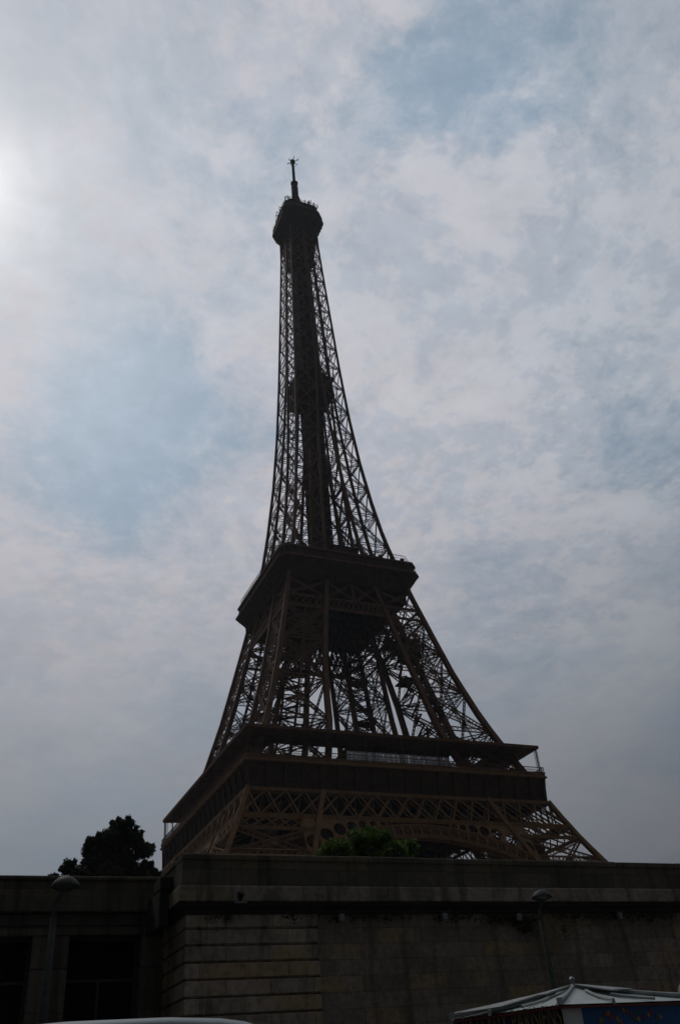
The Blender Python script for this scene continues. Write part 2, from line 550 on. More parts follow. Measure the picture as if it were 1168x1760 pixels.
# lift track and stair flights inside the leg
for z0, z1 in zip(range(2, 56, 6), range(8, 62, 6)):
    for dx in (-1.6, 1.6):
        def mid(z, dx=dx):
            m_ = (out(z)+inn(z))/2
            return V(m_+dx, m_-dx, z)
        mb.beam(mid(z0), mid(z1), .45, .6)
    m0, m1 = (out(z0)+inn(z0))/2, (out(z1)+inn(z1))/2
    mb.beam((m0-3, m0+2, z0), (m1+3, m1+4, z1-3), .9, .18)
    mb.beam((m1+3, m1+4, z1-3), (m1-3, m1+2, z1), .9, .18)
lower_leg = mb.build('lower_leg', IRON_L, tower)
for (i, j) in ((0, 0), (0, 1), (1, 0), (1, 1)):
    mb = MB()
    p = leg_pts(GROUND, i, j)
    mb.loft([[(p[0]+sx*r, p[1]+sy*r, z) for sx, sy in ((-1, -1), (1, -1), (1, 1), (-1, 1))] for r, z in ((3.4, GROUND-.5), (3.2, GROUND+1.2), (2.2, GROUND+3.4))], True)
    mb.build('masonry_footing', STONE_B, lower_leg)
for k in (1, 2, 3):
    copy_part(lower_leg, tower, k*math.pi/2)

# --- belt girder with big crosses, one per face (built on +Y)
mb = MB()


def fx(z, fr):      # fr in -2..2 : -2 outer edge, -1 inner rafter, +1, +2
    o, i = out(z), inn(z)
    s = 1 if fr >= 0 else -1
    a = abs(fr)
    return s*(i*a if a <= 1 else i+(o-i)*(a-1))


fr = list(np.linspace(-2, -1, 5))+list(np.linspace(-1, 1, 11))[1:]+list(np.linspace(1, 2, 5))[1:]
for dy, w in ((0.0, .34), (-1.5, .26)):
    for a, b in zip(fr[:-1], fr[1:]):
        for s in (0, 1):
            fa, fb = (a, b) if s == 0 else (b, a)
            mb.beam((fx(44.4, fa), out(44.4)+dy-.1*s, 44.4), (fx(49.8, fb), out(49.8)+dy-.1*s, 49.8), w*.55, w, (0, 1, 0))
    for a in fr[1:-1]:
        if dy < 0:
            mb.beam((fx(44.4, a), out(44.4)+dy-.3, 44.4), (fx(49.8, a), out(49.8)+dy-.3, 49.8), .2, .2, (0, 1, 0))
for a, b in zip(fr[:-1], fr[1:]):
    for zc, h, d in ((49.85, .7, .5), (44.1, .9, .5)):
        mb.beam((fx(zc, a), out(zc), zc), (fx(zc, b), out(zc), zc), d, h, (0, 1, 0))
    for zc in (44.3, 49.6):
        mb.beam((fx(zc, a), out(zc)-1.5, zc), (fx(zc, b), out(zc)-1.5, zc), .3, .5, (0, 1, 0))
belt = mb.build('belt_girder', IRON_L, tower)
for k in (1, 2, 3):
    copy_part(belt, tower, k*math.pi/2)

# inner ring girder of the first stage
mb = MB()
for a, b in zip(np.linspace(-1, 1, 9)[:-1], np.linspace(-1, 1, 9)[1:]):
    y0, y1 = inn(43), inn(50)
    for s in (0, 1):
        fa, fb = (a, b) if s == 0 else (b, a)
        mb.beam((y0*fa, y0, 43), (y1*fb, y1, 50), .25, .4, (0, 1, 0))
    mb.beam((y0*a, y0, 43), (y0*b, y0, 43), .4, .6, (0, 1, 0))
    mb.beam((y1*a, y1, 50), (y1*b, y1, 50), .4, .6, (0, 1, 0))
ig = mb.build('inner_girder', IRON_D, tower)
for k in (1, 2, 3):
    copy_part(ig, tower, k*math.pi/2)

# --- decorative arch, one per face (built on +Y, lying in the sloping face)
RA = 50.0


def arc_pt(r, x, dy=0.0):     # point of radius r on the arch at horizontal x
    z = 43.05-RA+math.sqrt(r*r-x*x)
    return V(x, out(z)+dy, z)


mb = MB()
ths = np.linspace(-.60, .60, 57)
for dy in (.15, -1.7):
    for r_, w, h in ((RA, .55, .5), (RA-2.45, .55, .55), (RA-.55, .2, .25), (RA-1.95, .2, .2)):
        for a, b in zip(ths[:-1], ths[1:]):
            mb.beam(arc_pt(r_, r_*math.sin(a), dy), arc_pt(r_, r_*math.sin(b), dy), w, h, (0, 1, 0))
    for k, a in enumerate(ths):
        if k % 2 == 0:
            mb.beam(arc_pt(RA-2.4, (RA-2.4)*math.sin(a), dy), arc_pt(RA, RA*math.sin(a), dy), .22, .34, (0, 1, 0))
    for k in range(0, len(ths)-2, 2):
        for ra, rb in ((RA-1.95, RA-.55), (RA-.55, RA-1.95)):
            mb.beam(arc_pt(ra, ra*math.sin(ths[k]), dy-.05), arc_pt(rb, rb*math.sin(ths[k+2]), dy-.05), .06, .10, (0, 1, 0))
for k, a in enumerate(ths):   # soffit strips between front and back rings
    for r_ in (RA-2.45, RA):
        mb.beam(arc_pt(r_, r_*math.sin(a), .1), arc_pt(r_, r_*math.sin(a), -1.7), .25, .25, (0, 0, 1))
arch = mb.build('decorative_arch', IRON_L, tower)
# arcade of round openings between arch and belt
mb = MB()
xs = [0, 1.7, 3.4, 5.2, 7.1, 9.1, 11.3, 13.7, 16.3, 19.2, 22.3, 25.6]


def plate_quad(p, dy):
    return [(x, out(z)+dy, z) for x, z in p]


def holed(cx, cz, r, poly, nseg=28, dy0=.12, dy1=-.25):
    """plate with a round hole: outline poly is star-shaped about the centre"""
    outer, inner_ = [], []
    P = poly+[poly[0]]
    for k in range(nseg):
        a = 2*math.pi*k/nseg
        d = (math.cos(a), math.sin(a))
        best = 1e9
        for (x0, z0), (x1, z1) in zip(P[:-1], P[1:]):
            ex, ez = x1-x0, z1-z0
            den = d[0]*ez-d[1]*ex
            if abs(den) < 1e-9:
                continue
            tt = ((x0-cx)*ez-(z0-cz)*ex)/den
            uu = ((x0-cx)*d[1]-(z0-cz)*d[0])/den
            if tt > 0 and -1e-6 <= uu <= 1+1e-6:
                best = min(best, tt)
        outer.append((cx+d[0]*best, cz+d[1]*best))
        inner_.append((cx+d[0]*min(r, best*.97), cz+d[1]*min(r, best*.97)))
    A = plate_quad(outer, dy0)
    B = plate_quad(inner_, dy0)
    B2 = plate_quad(inner_, dy1)
    A2 = plate_quad(outer, dy1)
    mb.loft([A, B, B2, A2, A])


for sgn in (-1, 1):
    mb = MB()
    for k in range(len(xs)-1):
        x0, x1 = xs[k], xs[k+1]
        z0a, z1a = arc_pt(RA+.2, x0)[2], arc_pt(RA+.2, x1)[2]
        top0, top1 = min(43.68, z0a+4.2), min(43.68, z1a+4.2)
        cx = (x0+x1)/2
        gap = min(43.6, (z0a+z1a)/2+3.4)-(z0a+z1a)/2
        if gap < .75:
            continue
        cz = (z0a+z1a)/2+gap*.47+.1
        r = min(.44*(x1-x0), .42*gap+.2)
        poly = [(sgn*x0, z0a), (sgn*x1, z1a), (sgn*x1, 43.66), (sgn*x0, 43.66)]
        holed(sgn*cx, cz, r, poly)
    mb.build('arcade_plate', IRON_L, arch)
for k in (1, 2, 3):
    copy_part(arch, tower, k*math.pi/2)

# --- first gallery: frieze, ledge, floor, roof, columns, railing


def ring_mesh(mb, prof, cfun=None, ribs=0):
    """sweep an (h, z[, chamfer]) profile round a chamfered square"""
    rings = []
    for pr in prof:
        h, z = pr[0], pr[1]
        c = pr[2] if len(pr) > 2 else 0.02
        rings.append([(h, -h+c, z), (h, h-c, z), (h-c, h, z), (-h+c, h, z), (-h, h-c, z), (-h, -h+c, z), (-h+c, -h, z), (h-c, -h, z)])
    mb.loft(rings)


mb = MB()
ring_mesh(mb, [(12.5, 51.2), (34.2, 51.2), (34.2, 56.2), (12.5, 56.2), (12.5, 51.2)])
for s in (-1, 1):
    for k in range(-4, 5):
        x = k*7.7
        for (a, b) in ((-34, -13), (13, 34)):
            mb.beam((x, a, 50.2), (x, b, 50.2), .35, 2.0, (1, 0, 0))
            mb.beam((a, x, 50.15), (b, x, 50.15), .35, 2.0, (0, 1, 0))
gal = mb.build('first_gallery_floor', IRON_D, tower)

mb = MB()      # frieze on +Y: hollow panel with curved consoles
NP = 9
for k in range(-NP, NP):
    x0, x1 = k*35.0/NP, (k+1)*35.0/NP
    pr = [(34.5, 50.25), (34.55, 52.0), (34.75, 53.4), (35.05, 54.6), (35.3, 55.35)]
    mb.loft([[(x0+.0, y, z), (x1, y, z)] for y, z in pr], closed=False)
    pr2 = [(34.75, 50.2), (34.85, 51.6), (35.1, 53.2), (35.45, 54.7), (35.62, 55.3)]
    for (ya, za), (yb, zb) in zip(pr2[:-1], pr2[1:]):
        mb.beam((x0, ya-.1, za), (x0, yb-.1, zb+.02), .5, .45, (1, 0, 0))
    mb.box((x0+.3, 34.66, 51.9), (x1-.1, 34.80, 52.15))
    mb.box((x0+.3, 34.52, 50.3), (x1-.1, 34.74, 50.6))
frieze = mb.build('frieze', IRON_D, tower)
for k in (1, 2, 3):
    copy_part(frieze, tower, k*math.pi/2)

mb = MB()
ring_mesh(mb, [(34.0, 55.3), (35.75, 55.32), (35.85, 55.55), (35.7, 55.75), (35.55, 55.8), (35.55, 56.35), (35.68, 56.4), (35.68, 56.6), (34.0, 56.62)])
mb.build('gallery_ledge', IRON_L, tower)

mb = MB()      # railing on +Y
for k in range(0, 143):
    x = -35.4+k*.5
    mb.beam((x, 35.4, 56.6), (x, 35.4, 57.75), .07, .07)
for z, w in ((57.8, .14), (57.2, .07), (56.8, .07)):
    mb.beam((-35.45, 35.4, z), (35.45, 35.4, z), w, w)
rail = mb.build('gallery_railing', IRON, tower)
for k in (1, 2, 3):
    copy_part(rail, tower, k*math.pi/2)

mb = MB()
ring_mesh(mb, [(27.5, 62.0), (35.0, 62.25), (35.42, 62.3), (35.42, 62.95), (35.1, 63.05), (27.5, 63.4), (27.5, 62.0)])
for k in range(-9, 10):
    for s in (-1, 1):
        mb.beam((k*3.7, s*35.0, 62.1), (k*3.7, s*27.8, 61.9), .16, .3)
        mb.beam((s*35.0, k*3.7, 62.1), (s*27.8, k*3.7, 61.9), .16, .3)
mb.build('gallery_roof', IRON, tower)
mb = MB()
mb.beam((0, 35.0, 56.6), (0, 35.0, 62.3), .20, .20)
mb.beam((.42, 35.0, 56.6), (.42, 35.0, 62.3), .11, .11)
mb.beam((-.55, 35.0, 62.2), (.95, 35.0, 62.2), .14, .2)
mb.box((-.2, 34.8, 56.6), (.62, 35.2, 56.9))
colm = mb.build('gallery_column', IRON_D, tower)
first = True
for k in range(4):
    for i in range(-4, 5):
        x = i*8.65
        c, s = math.cos(k*math.pi/2), math.sin(k*math.pi/2)
        if k == 0 and i == -4:
            o = colm
        else:
            o = copy_part(colm, tower)
        o.rotation_euler = (0, 0, k*math.pi/2)
        o.location = (c*x, s*x, 0)

# pavilions on the first gallery
mb = MB()
mb.box((-10.6, -28.9, 56.6), (15.2, -20, 57.6))
mb.box((-10.6, -28.9, 61.3), (15.2, -28.1, 62.0))
for x in (-10.6, 15.05):
    mb.box((x, -28.6, 57.6), (x+.15, -22, 61.3))
pav = mb.build('pavilion', IRON_D, tower)
mb = MB()
for k in range(20):
    x0 = -10.4+k*25.4/20
    mb.poly([(x0+.04, -28.5, 57.62), (x0+25.4/20-.04, -28.5, 57.62), (x0+25.4/20-.04, -28.5, 61.28), (x0+.04, -28.5, 61.28)], [(0, 1, 2, 3)])
mb.build('glazing', PANE, pav)
for k in (5, 10, 15, 18):
    mb = MB()
    x0 = -10.4+k*25.4/20
    mb.beam((x0, -28.75, 57.6), (x0, -28.75, 61.3), .2, .2)
    mb.beam((x0+.5, -28.75, 57.6), (x0+.5, -28.75, 61.3), .12, .12)
    mb.beam((x0, -28.75, 57.75), (x0+.5, -28.75, 57.75), .1, .1)
    mb.build('mullion', IRON_D, pav)
mb = MB()
mb.box((-10, 20, 56.6), (10, 28.5, 61.6))
mb.box((-10.4, 19.6, 61.6), (10.4, 28.9, 62.0))
for k in range(9):
    mb.box((-9.6+k*2.2, 28.5, 57.4), (-8.0+k*2.2, 28.62, 60.8))
mb.build('pavilion', IRON_D, tower)
mb = MB()
mb.box((20, -8, 56.6), (28.5, 11, 61.6))
mb.box((19.6, -8.4, 61.6), (28.9, 11.4, 62.0))
for k in range(8):
    mb.box((28.5, -7.5+k*2.3, 57.4), (28.62, -6+k*2.3, 60.8))
mb.build('pavilion', IRON_D, tower)

# --- upper legs, first to second gallery
mb = MB()
ZU = [57, 68.0, 79.1, 90.8, 101.0]
rafters(mb, ZU+[104.6, 110.3, 116], 1.25, .95)
for a, b in zip(ZU[:-1], ZU[1:]):
    for f in FACES:
        panel(mb, a, b, f, 1.1, .85, .22, .11)
    for f in (FACES if a > 89 else FACES[:2] if a > 78 else ()):          # secondary bracing in half and third panels
        m_ = (a+b)/2
        panel(mb, a, m_, f, .5, .32, .11, .07, True, False, False)
        panel(mb, m_, b, f, .55, .32, .11, .07, True, True, False)
    for f in (FACES[:2] if a > 66 else ()):
        (i0, j0), (i1, j1), nn = f
        for u in (.5,):
            mb.truss(leg_pts(a, i0, j0)*(1-u)+leg_pts(a, i1, j1)*u, leg_pts(b, i0, j0)*(1-u)+leg_pts(b, i1, j1)*u, np.cross(V(0, 0, 1), nn), .5, .14, .08)
    # horizontal frame bracing inside the leg
    for (i, j), (k, l) in (((0, 0), (1, 1)), ((0, 1), (1, 0))):
        mb.truss(leg_pts(b, i, j), leg_pts(b, k, l), V(0, 0, 1), .8, .2, .1)
for a, b in ((101.0, 104.6), (104.6, 110.3)):
    for f in FACES[2:]:
        panel(mb, a, b, f, .8, .6, .2, .1)
upper_leg = mb.build('upper_leg', IRON, tower)
mb = MB()
# lift track, water pipes and stair flights
zs = np.arange(57.5, 112, 2.72)
for a, b in zip(zs[:-1], zs[1:]):
    for dx in (-1.35, 1.35):
        pa = (out(a)+inn(a))/2
        pb = (out(b)+inn(b))/2
        mb.beam((pa+dx, pa-dx, a), (pb+dx, pb-dx, b), .28, .3, (0, 0, 1))
        mb.beam((pa+dx, pa-dx, a+1.6), (pb+dx, pb-dx, b+1.6), .2, .2, (0, 0, 1))
        mb.beam((pa+dx, pa-dx, a), (pb+dx, pb-dx, b+1.6), .12, .12, (0, 0, 1))
    pa = (out(a)+inn(a))/2
    pb = (out(b)+inn(b))/2
    mb.beam((pa-1.35, pa+1.35, a), (pa+1.35, pa-1.35, a), .3, .3)
    w = (out(a)-inn(a))/2-1.4
    mb.beam((pa-w, pa-w+1, a), (pb+.2, pb-w+1, b-1.3), .55, .12, (0, 1, 0))
    mb.beam((pb+.2, pb-w+1, b-1.3), (pb-w, pb-w+1, b), .55, .12, (0, 1, 0))
    for zz in (1.0, 2.2):
        mb.beam((pa-w, pa-w+.55, a+zz*.5), (pb+.2, pb-w+.55, b-1.3+zz*.5), .06, .06)
# landings
for z in (85, 96):
    m_ = (out(z)+inn(z))/2
    w = (out(z)-inn(z))/2-.8
    mb.box((m_-w, m_-w, z), (m_+w*.2, m_-w*.2, z+.25))
mb.build('lift_track', IRON_D, upper_leg)
mb = MB()
# knee brace from the inner rafter to the floor girder
mb.truss((inn(92), inn(92), 92), (inn(101)*.45, inn(101), 101), V(0, 0, 1), .8, .2, .1)
mb.truss((inn(92), inn(92), 92), (inn(101), inn(101)*.45, 101), V(0, 0, 1), .8, .2, .1)
mb.build('knee_brace', IRON, upper_leg)
for k in (1, 2, 3):
    copy_part(upper_leg, tower, k*math.pi/2)
mb = MB()       # lift cabin climbing one leg
m_ = (out(93)+inn(93))/2
mb.bbox((m_-2.4, -m_-2.4, 91), (m_+2.4, -m_+2.4, 96.5), .3)
mb.build('lift_cabin', IRON_D, tower)

# --- second gallery
mb = MB()
for a, b in zip(np.linspace(-2, 2, 25)[:-1], np.linspace(-2, 2, 25)[1:]):
    for s in (0, 1):
        fa, fb = (a, b) if s == 0 else (b, a)
        mb.beam((fx(101.3, fa), out(101.3)+.1, 101.3), (fx(104.3, fb), out(104.3)+.1, 104.3), .12, .24, (0, 1, 0))
    for zc, h in ((101.1, .6), (104.5, .6)):
        mb.beam((fx(zc, a), out(zc)+.1, zc), (fx(zc, b), out(zc)+.1, zc), .4, h, (0, 1, 0))
for a, b in ((-2, -1), (-1, 0), (0, 1), (1, 2)):
    for s in (0, 1):
        fa, fb = (a, b) if s == 0 else (b, a)
        p, q_ = V(fx(104.7, fa), out(104.7), 104.7), V(fx(110.3, fb), out(110.3), 110.3)
        mb.truss(p, q_, np.cross(unit(q_-p), V(0, 1, 0)), .6, .18, .1)
    mb.beam((fx(104.7, b), out(104.7), 104.7), (fx(110.3, b), out(110.3), 110.3), .5, .6, (0, 1, 0))
belt2 = mb.build('upper_belt_girder', IRON, tower)
for k in (1, 2, 3):
    copy_part(belt2, tower, k*math.pi/2)
# deep inner girder, seen from below
mb = MB()
for a, b in zip(np.linspace(-1, 1, 13)[:-1], np.linspace(-1, 1, 13)[1:]):
    for s in (0, 1):
        fa, fb = (a, b) if s == 0 else (b, a)
        mb.beam((inn(100)*fa, inn(100), 99.6), (inn(109)*fb, inn(109), 104.6), .12, .5, (0, 1, 0))
        mb.beam((inn(100)*fa, inn(100), 97.0), (inn(100)*fb, inn(100), 99.6), .12, .3, (0, 1, 0))
        mb.beam((inn(109)*fa, inn(109), 104.6), (inn(109)*fb, inn(109), 110), .12, .5, (0, 1, 0))
    for zc in (97.0, 99.6, 104.6, 110):
        mb.beam((inn(zc)*a, inn(zc), zc), (inn(zc)*b, inn(zc), zc), .35, .5, (0, 1, 0))
belt2 = mb.build('upper_inner_girder', IRON_D, tower)
for k in (1, 2, 3):
    copy_part(belt2, tower, k*math.pi/2)

mb = MB()
ring_mesh(mb, [(5.5, 110.4, .5), (17.2, 110.4, 1.2), (17.9, 110.9, 1.4), (17.9, 112.0, 1.4), (18.6, 112.9, 1.6), (20.1, 114.9, 2.0), (20.3, 115.3, 2.1),
               (20.3, 115.75, 2.1), (19.95, 116.0, 2.0), (19.5, 118.2, 1.9), (19.65, 118.3, 1.9), (19.3, 118.7, 1.9), (5.5, 118.7, .5), (5.5, 110.4, .5)])
for k in range(-8, 9):
    for s in (-1, 1):
        for (p, q_) in (((17.95, 111.0), (18.0, 112.0)), ((18.0, 112.0), (20.05, 114.75)), ((20.0, 116.0), (19.55, 118.2))):
            x = k*2.05
            mb.beam((x, s*p[0], p[1]), (x, s*q_[0], q_[1]), .2, .2, (1, 0, 0))
            mb.beam((s*p[0], x, p[1]), (s*q_[0], x, q_[1]), .2, .2, (0, 1, 0))
for k in range(-3, 4):
    mb.beam((k*4.6, -16, 109.9), (k*4.6, 16, 109.9), .3, 1.1, (1, 0, 0))
    mb.beam((-16, k*4.6, 109.85), (16, k*4.6, 109.85), .3, 1.1, (0, 1, 0))
g2 = mb.build('second_gallery', IRON_D, tower)
mb = MB()
for k in range(-7, 8):
    w = 16.8
    mb.box((k*2.3-.08, -w, 106.6+(.6 if k % 2 else 0)), (k*2.3+.08, w, 110.3))
    mb.box((-w, k*2.3-.08, 106.9+(.6 if k % 2 else 0)), (w, k*2.3+.08, 110.25))
mb.build('floor_beams', IRON_D, g2)
mb = MB()
ring_mesh(mb, [(19.5, 118.25, 1.9), (19.95, 118.3, 1.95), (19.95, 118.8, 1.95), (19.2, 118.9, 1.9), (19.5, 118.25, 1.9)])
ring_mesh(mb, [(20.1, 115.2, 2.1), (20.45, 115.3, 2.1), (20.45, 115.7, 2.1), (20.1, 115.8, 2.1), (20.1, 115.2, 2.1)])
for zz_ in (0,):
    for sx in (-1, 1):
        for sy in (-1, 1):
            mb.beam((sx*19.2, sy*19.2, 115.4), (sx*18.9, sy*18.9, 118.6), .12, .12)
mb.build('gallery_rim', IRON, g2)
mb = MB()       # railing with safety mesh and floodlights
ring = [(19.3, -16.2), (19.3, 16.2), (16.2, 19.3), (-16.2, 19.3), (-19.3, 16.2), (-19.3, -16.2), (-16.2, -19.3), (16.2, -19.3)]
for (a, b) in zip(ring, ring[1:]+ring[:1]):
    L = math.hypot(b[0]-a[0], b[1]-a[1])
    n = max(2, int(L/1.3))
    for k in range(n):
        x, y = a[0]+(b[0]-a[0])*k/n, a[1]+(b[1]-a[1])*k/n
        mb.beam((x, y, 118.9), (x*1.01, y*1.01, 120.6), .06, .06)
        mb.beam((x*1.01, y*1.01, 120.6), (x*.975, y*.975, 121.3), .05, .05)
    for z, s in ((119.9, 1.005), (120.6, 1.01), (121.3, .975)):
        mb.beam((a[0]*s, a[1]*s, z), (b[0]*s, b[1]*s, z), .06, .06)
mb.build('safety_railing', IRON_D, g2)
for x in (9, 12.5, 15.6, -14, -9):
    for (px, py) in ((x, -18.7), (-18.7, -x)):
        mb = MB()
        mb.lathe(px, py, [(.05, 118.9), (.35, 119.0), (.62, 119.4), (.62, 120.0), (.3, 120.3), (.02, 120.35)], 10)
        mb.build('floodlight_drum', IRON_D, g2)
for lo_, hi_ in (((-3.2, -15.2, 118.9), (4.2, -10.5, 123.4)), ((6, -14.5, 118.9), (11, -11, 122.2)), ((-14.2, -4, 118.9), (-11, 4, 122.8)), ((-5, 10.5, 118.9), (5, 15, 122.8)), ((10.8, -4, 118.9), (14.6, 4, 122.8))):
    mb = MB()
    mb.bbox(lo_, hi_, .15)
    mb.bbox((lo_[0]-.3, lo_[1]-.3, hi_[2]), (hi_[0]+.3, hi_[1]+.3, hi_[2]+.35), .05)
    mb.build('deck_kiosk', IRON_D, g2)

# --- shaft, second gallery to summit
ZS = [116, 126, 137.2, 147.6, 158.2, 169.2, 179.2, 189.2, 198.6, 207.8, 217.4, 226.4, 235, 243, 250.4, 257.2, 263.6, 270]
mb = MB()
lo = [z for z in ZS if z <= 190]
rafters(mb, lo, .85, .62)
hi = [z for z in ZS if z >= 189]
rafters(mb, hi+[276], .62, .5, ((0, 0), (0, 1), (1, 0)))
for a, b in zip(ZS[:-1], ZS[1:]):
    fs = FACES if a < 170 else FACES[:2]
    k = 1-.22*(a-116)/160
    for f in fs:
        panel(mb, a, b, f, .85*k, .42*k, .17*k, .07*k, f in FACES[:2] or a < 150, True, True, False)
    # thin rods: fans and hangers in each panel
    for f in FACES[:2]:
        (i0, j0), (i1, j1), nn = f
        a0, b0, a1, b1 = leg_pts(a, i0, j0), leg_pts(a, i1, j1), leg_pts(b, i0, j0), leg_pts(b, i1, j1)
        for u in (.35, .42):
            mb.beam(a0*(1-u)+b0*u, a1*(1-u)+b1*u, .07, .06, nn)
    # horizontal bracing planes
    if a < 170:
        mb.truss(leg_pts(b, 0, 0), leg_pts(b, 1, 1), V(0, 0, 1), .7*k, .15, .08)
    mb.truss(leg_pts(b, 0, 1), leg_pts(b, 1, 0), V(0, 0, 1), .7*k, .15, .08)
# ties across the middle of each face (built on +Y)
for a, b in zip(ZS[:-1], ZS[1:]):
    if inn(a) < .8:
        continue
    mb.truss((-inn(a), out(a), a), (inn(a), out(a), a), V(0, 0, 1), .8, .15, .07, None, False)
    if a < 175:
        mb.truss((-inn(a), inn(a), a), (inn(a), inn(a), a), V(0, 0, 1), .7, .15, .07, None, False)
ct = mb.build('shaft_quarter', IRON, tower)
for k in (1, 2, 3):
    copy_part(ct, tower, k*math.pi/2)

mb = MB()       # lift and stair core, dense ironwork
def core_h(z):
    return float(np.interp(z, [118, 185, 190, 276], [2.7, 2.55, 3.2, 2.4]))
zz = np.arange(118, 276, 2.6)
for a, b in zip(zz[:-1], zz[1:]):
    h0, h1 = core_h(a), core_h(b)
    for fxx in (-1, -.5, 0, .5, 1):
        for s in (-1, 1):
            mb.beam((h0*fxx, s*h0, a), (h1*fxx, s*h1, b), .34, .34, (1, 0, 0))
            if abs(fxx) < 1:
                mb.beam((s*h0, h0*fxx, a), (s*h1, h1*fxx, b), .34, .34, (1, 0, 0))
        if fxx < 1:
            for s in (-1, 1):
                for sw in (0, 1):
                    u0, u1 = (fxx, fxx+.5) if sw == 0 else (fxx+.5, fxx)
                    mb.beam((h0*u0, s*h0, a), (h1*u1, s*h1, b), .20, .14, (0, 1, 0))
                    mb.beam((s*h0, h0*u0, a), (s*h1, h1*u1, b), .20, .14, (1, 0, 0))
    for s in (-1, 1):
        mb.beam((-h0, s*h0, a), (h0, s*h0, a), .3, .45)
        mb.beam((s*h0, -h0, a), (s*h0, h0, a), .3, .45)
    mb.box((-.9, -h0*.9, a), (.9, h0*.9, a+.12))
    mb.box((-h0*.9, -.8, a+1.2), (h0*.9, .8, a+1.3))
# inner guide walls of the two shafts
for s in (-1, 1):
    mb.box((s*1.0-.06, -2.1, 118), (s*1.0+.06, 2.1, 275))
    mb.box((-2.1, s*.9-.06, 118), (-1.06, s*.9+.06, 275))
    mb.box((1.06, s*.9-.06, 118), (2.1, s*.9+.06, 275))
    mb.box((s*2.3-.06, -1.5, 118), (s*2.3+.06, 1.5, 275))
    mb.box((-1.5, s*2.46-.06, 189), (1.5, s*2.46+.06, 275))
mb.build('lift_core', IRON_D, tower)

mb = MB()       # intermediate platform, half way up the shaft
mb.box((-6.2, -6.2, 188.5), (6.2, 6.2, 189.1))
for k in range(-4, 5):
    mb.beam((k*1.4, -6.0, 188.3), (k*1.4, 6.0, 188.3), .15, .4)
mb.bbox((-5.9, -5.9, 189.1), (5.9, 5.9, 195.6), .1)
mb.bbox((-6.4, -6.4, 195.6), (6.4, 6.4, 196.4), .05)
mb.bbox((-4.6, -4.6, 196.2), (4.6, 4.6, 199.5), .1)
for s in (-1, 1):
    for z in (190.1, 191.0):
        mb.beam((-6.1, s*6.1, z), (6.1, s*6.1, z), .07, .07)
        mb.beam((s*6.1, -6.1, z), (s*6.1, 6.1, z), .07, .07)
    for k in range(-6, 7):
        mb.beam((k*1.0, s*6.1, 189), (k*1.0, s*6.1, 191), .06, .06)
        mb.beam((s*6.1, k*1.0, 189), (s*6.1, k*1.0, 191), .06, .06)
mb.build('middle_platform', IRON_D, tower)

# --- summit
mb = MB()
ring_mesh(mb, [(2.0, 268, .3), (5.1, 268.0, .6), (5.5, 269.5, .8), (5.75, 271.5, 1.0), (6.6, 274.0, 1.5), (8.15, 277.0, 2.3), (8.3, 277.4, 2.3), (8.3, 278.6, 2.3), (8.05, 278.7, 2.2)])
for k in range(-3, 4):      # ribs of the flare and the closed lift heads under it
    for s in (-1, 1):
        for (p, q_) in (((5.2, 266), (5.85, 271.5)), ((5.85, 271.5), (6.7, 274)), ((6.7, 274), (8.25, 277))):
            mb.beam((k*1.5, s*p[0], p[1]), (k*1.5, s*q_[0], q_[1]), .22, .3, (1, 0, 0))
            mb.beam((s*p[0], k*1.5, p[1]), (s*q_[0], k*1.5, q_[1]), .22, .3, (0, 1, 0))
mb.bbox((-4.2, -4.2, 255.5), (4.2, 4.2, 268.2), .3)
mb.bbox((-4.75, -4.75, 262.5), (4.75, 4.75, 268.1), .3)
mb.build('summit_corbel', IRON_D, tower)
mb = MB()
ring_mesh(mb, [(8.05, 278.7, 2.2), (7.9, 281.2, 2.2), (8.0, 281.3, 2.2), (8.0, 281.6, 2.2), (7.0, 283.6, 1.9), (6.55, 285.6, 1.7), (6.75, 286.0, 1.7), (6.75, 286.5, 1.7), (3.0, 286.7, .8)])
for (a, b) in zip(((8.1, -5.8), (8.1, 5.8), (5.8, 8.1), (-5.8, 8.1), (-8.1, 5.8), (-8.1, -5.8), (-5.8, -8.1), (5.8, -8.1)),
                  ((8.1, 5.8), (5.8, 8.1), (-5.8, 8.1), (-8.1, 5.8), (-8.1, -5.8), (-5.8, -8.1), (5.8, -8.1), (8.1, -5.8))):
    n = max(2, int(math.hypot(b[0]-a[0], b[1]-a[1])/1.1))
    for k in range(n):
        x, y = a[0]+(b[0]-a[0])*k/n, a[1]+(b[1]-a[1])*k/n
        mb.beam((x, y, 278.6), (x*.985, y*.985, 281.4), .14, .14)
    for z in (279.6, 280.5):
        mb.beam((a[0]*.995, a[1]*.995, z), (b[0]*.995, b[1]*.995, z), .12, .1)
cab = mb.build('summit_cabin', IRON_D, tower)
mb = MB()       # upper deck, drum and taper to the mast
ring_mesh(mb, [(3.0, 286.6, .6), (3.6, 286.7, .8), (3.3, 289.8, .8), (3.5, 290.0, .8), (2.6, 291.2, .7), (1.9, 294.0, .5), (1.35, 297.8, .4), (.2, 298.0, .05)])
for s in (-1, 1):
    for k in range(-6, 7):
        mb.beam((k*1.05, s*6.55, 286.5), (k*1.05, s*6.55, 287.9), .08, .08)
        mb.beam((s*6.55, k*1.05, 286.5), (s*6.55, k*1.05, 287.9), .08, .08)
    for z in (287.2, 287.9):
        mb.beam((-6.5, s*6.55, z), (6.5, s*6.55, z), .09, .09)
        mb.beam((s*6.55, -6.5, z), (s*6.55, 6.5, z), .09, .09)
mb.build('summit_drum', IRON_D, tower)
rg = random.Random(11)
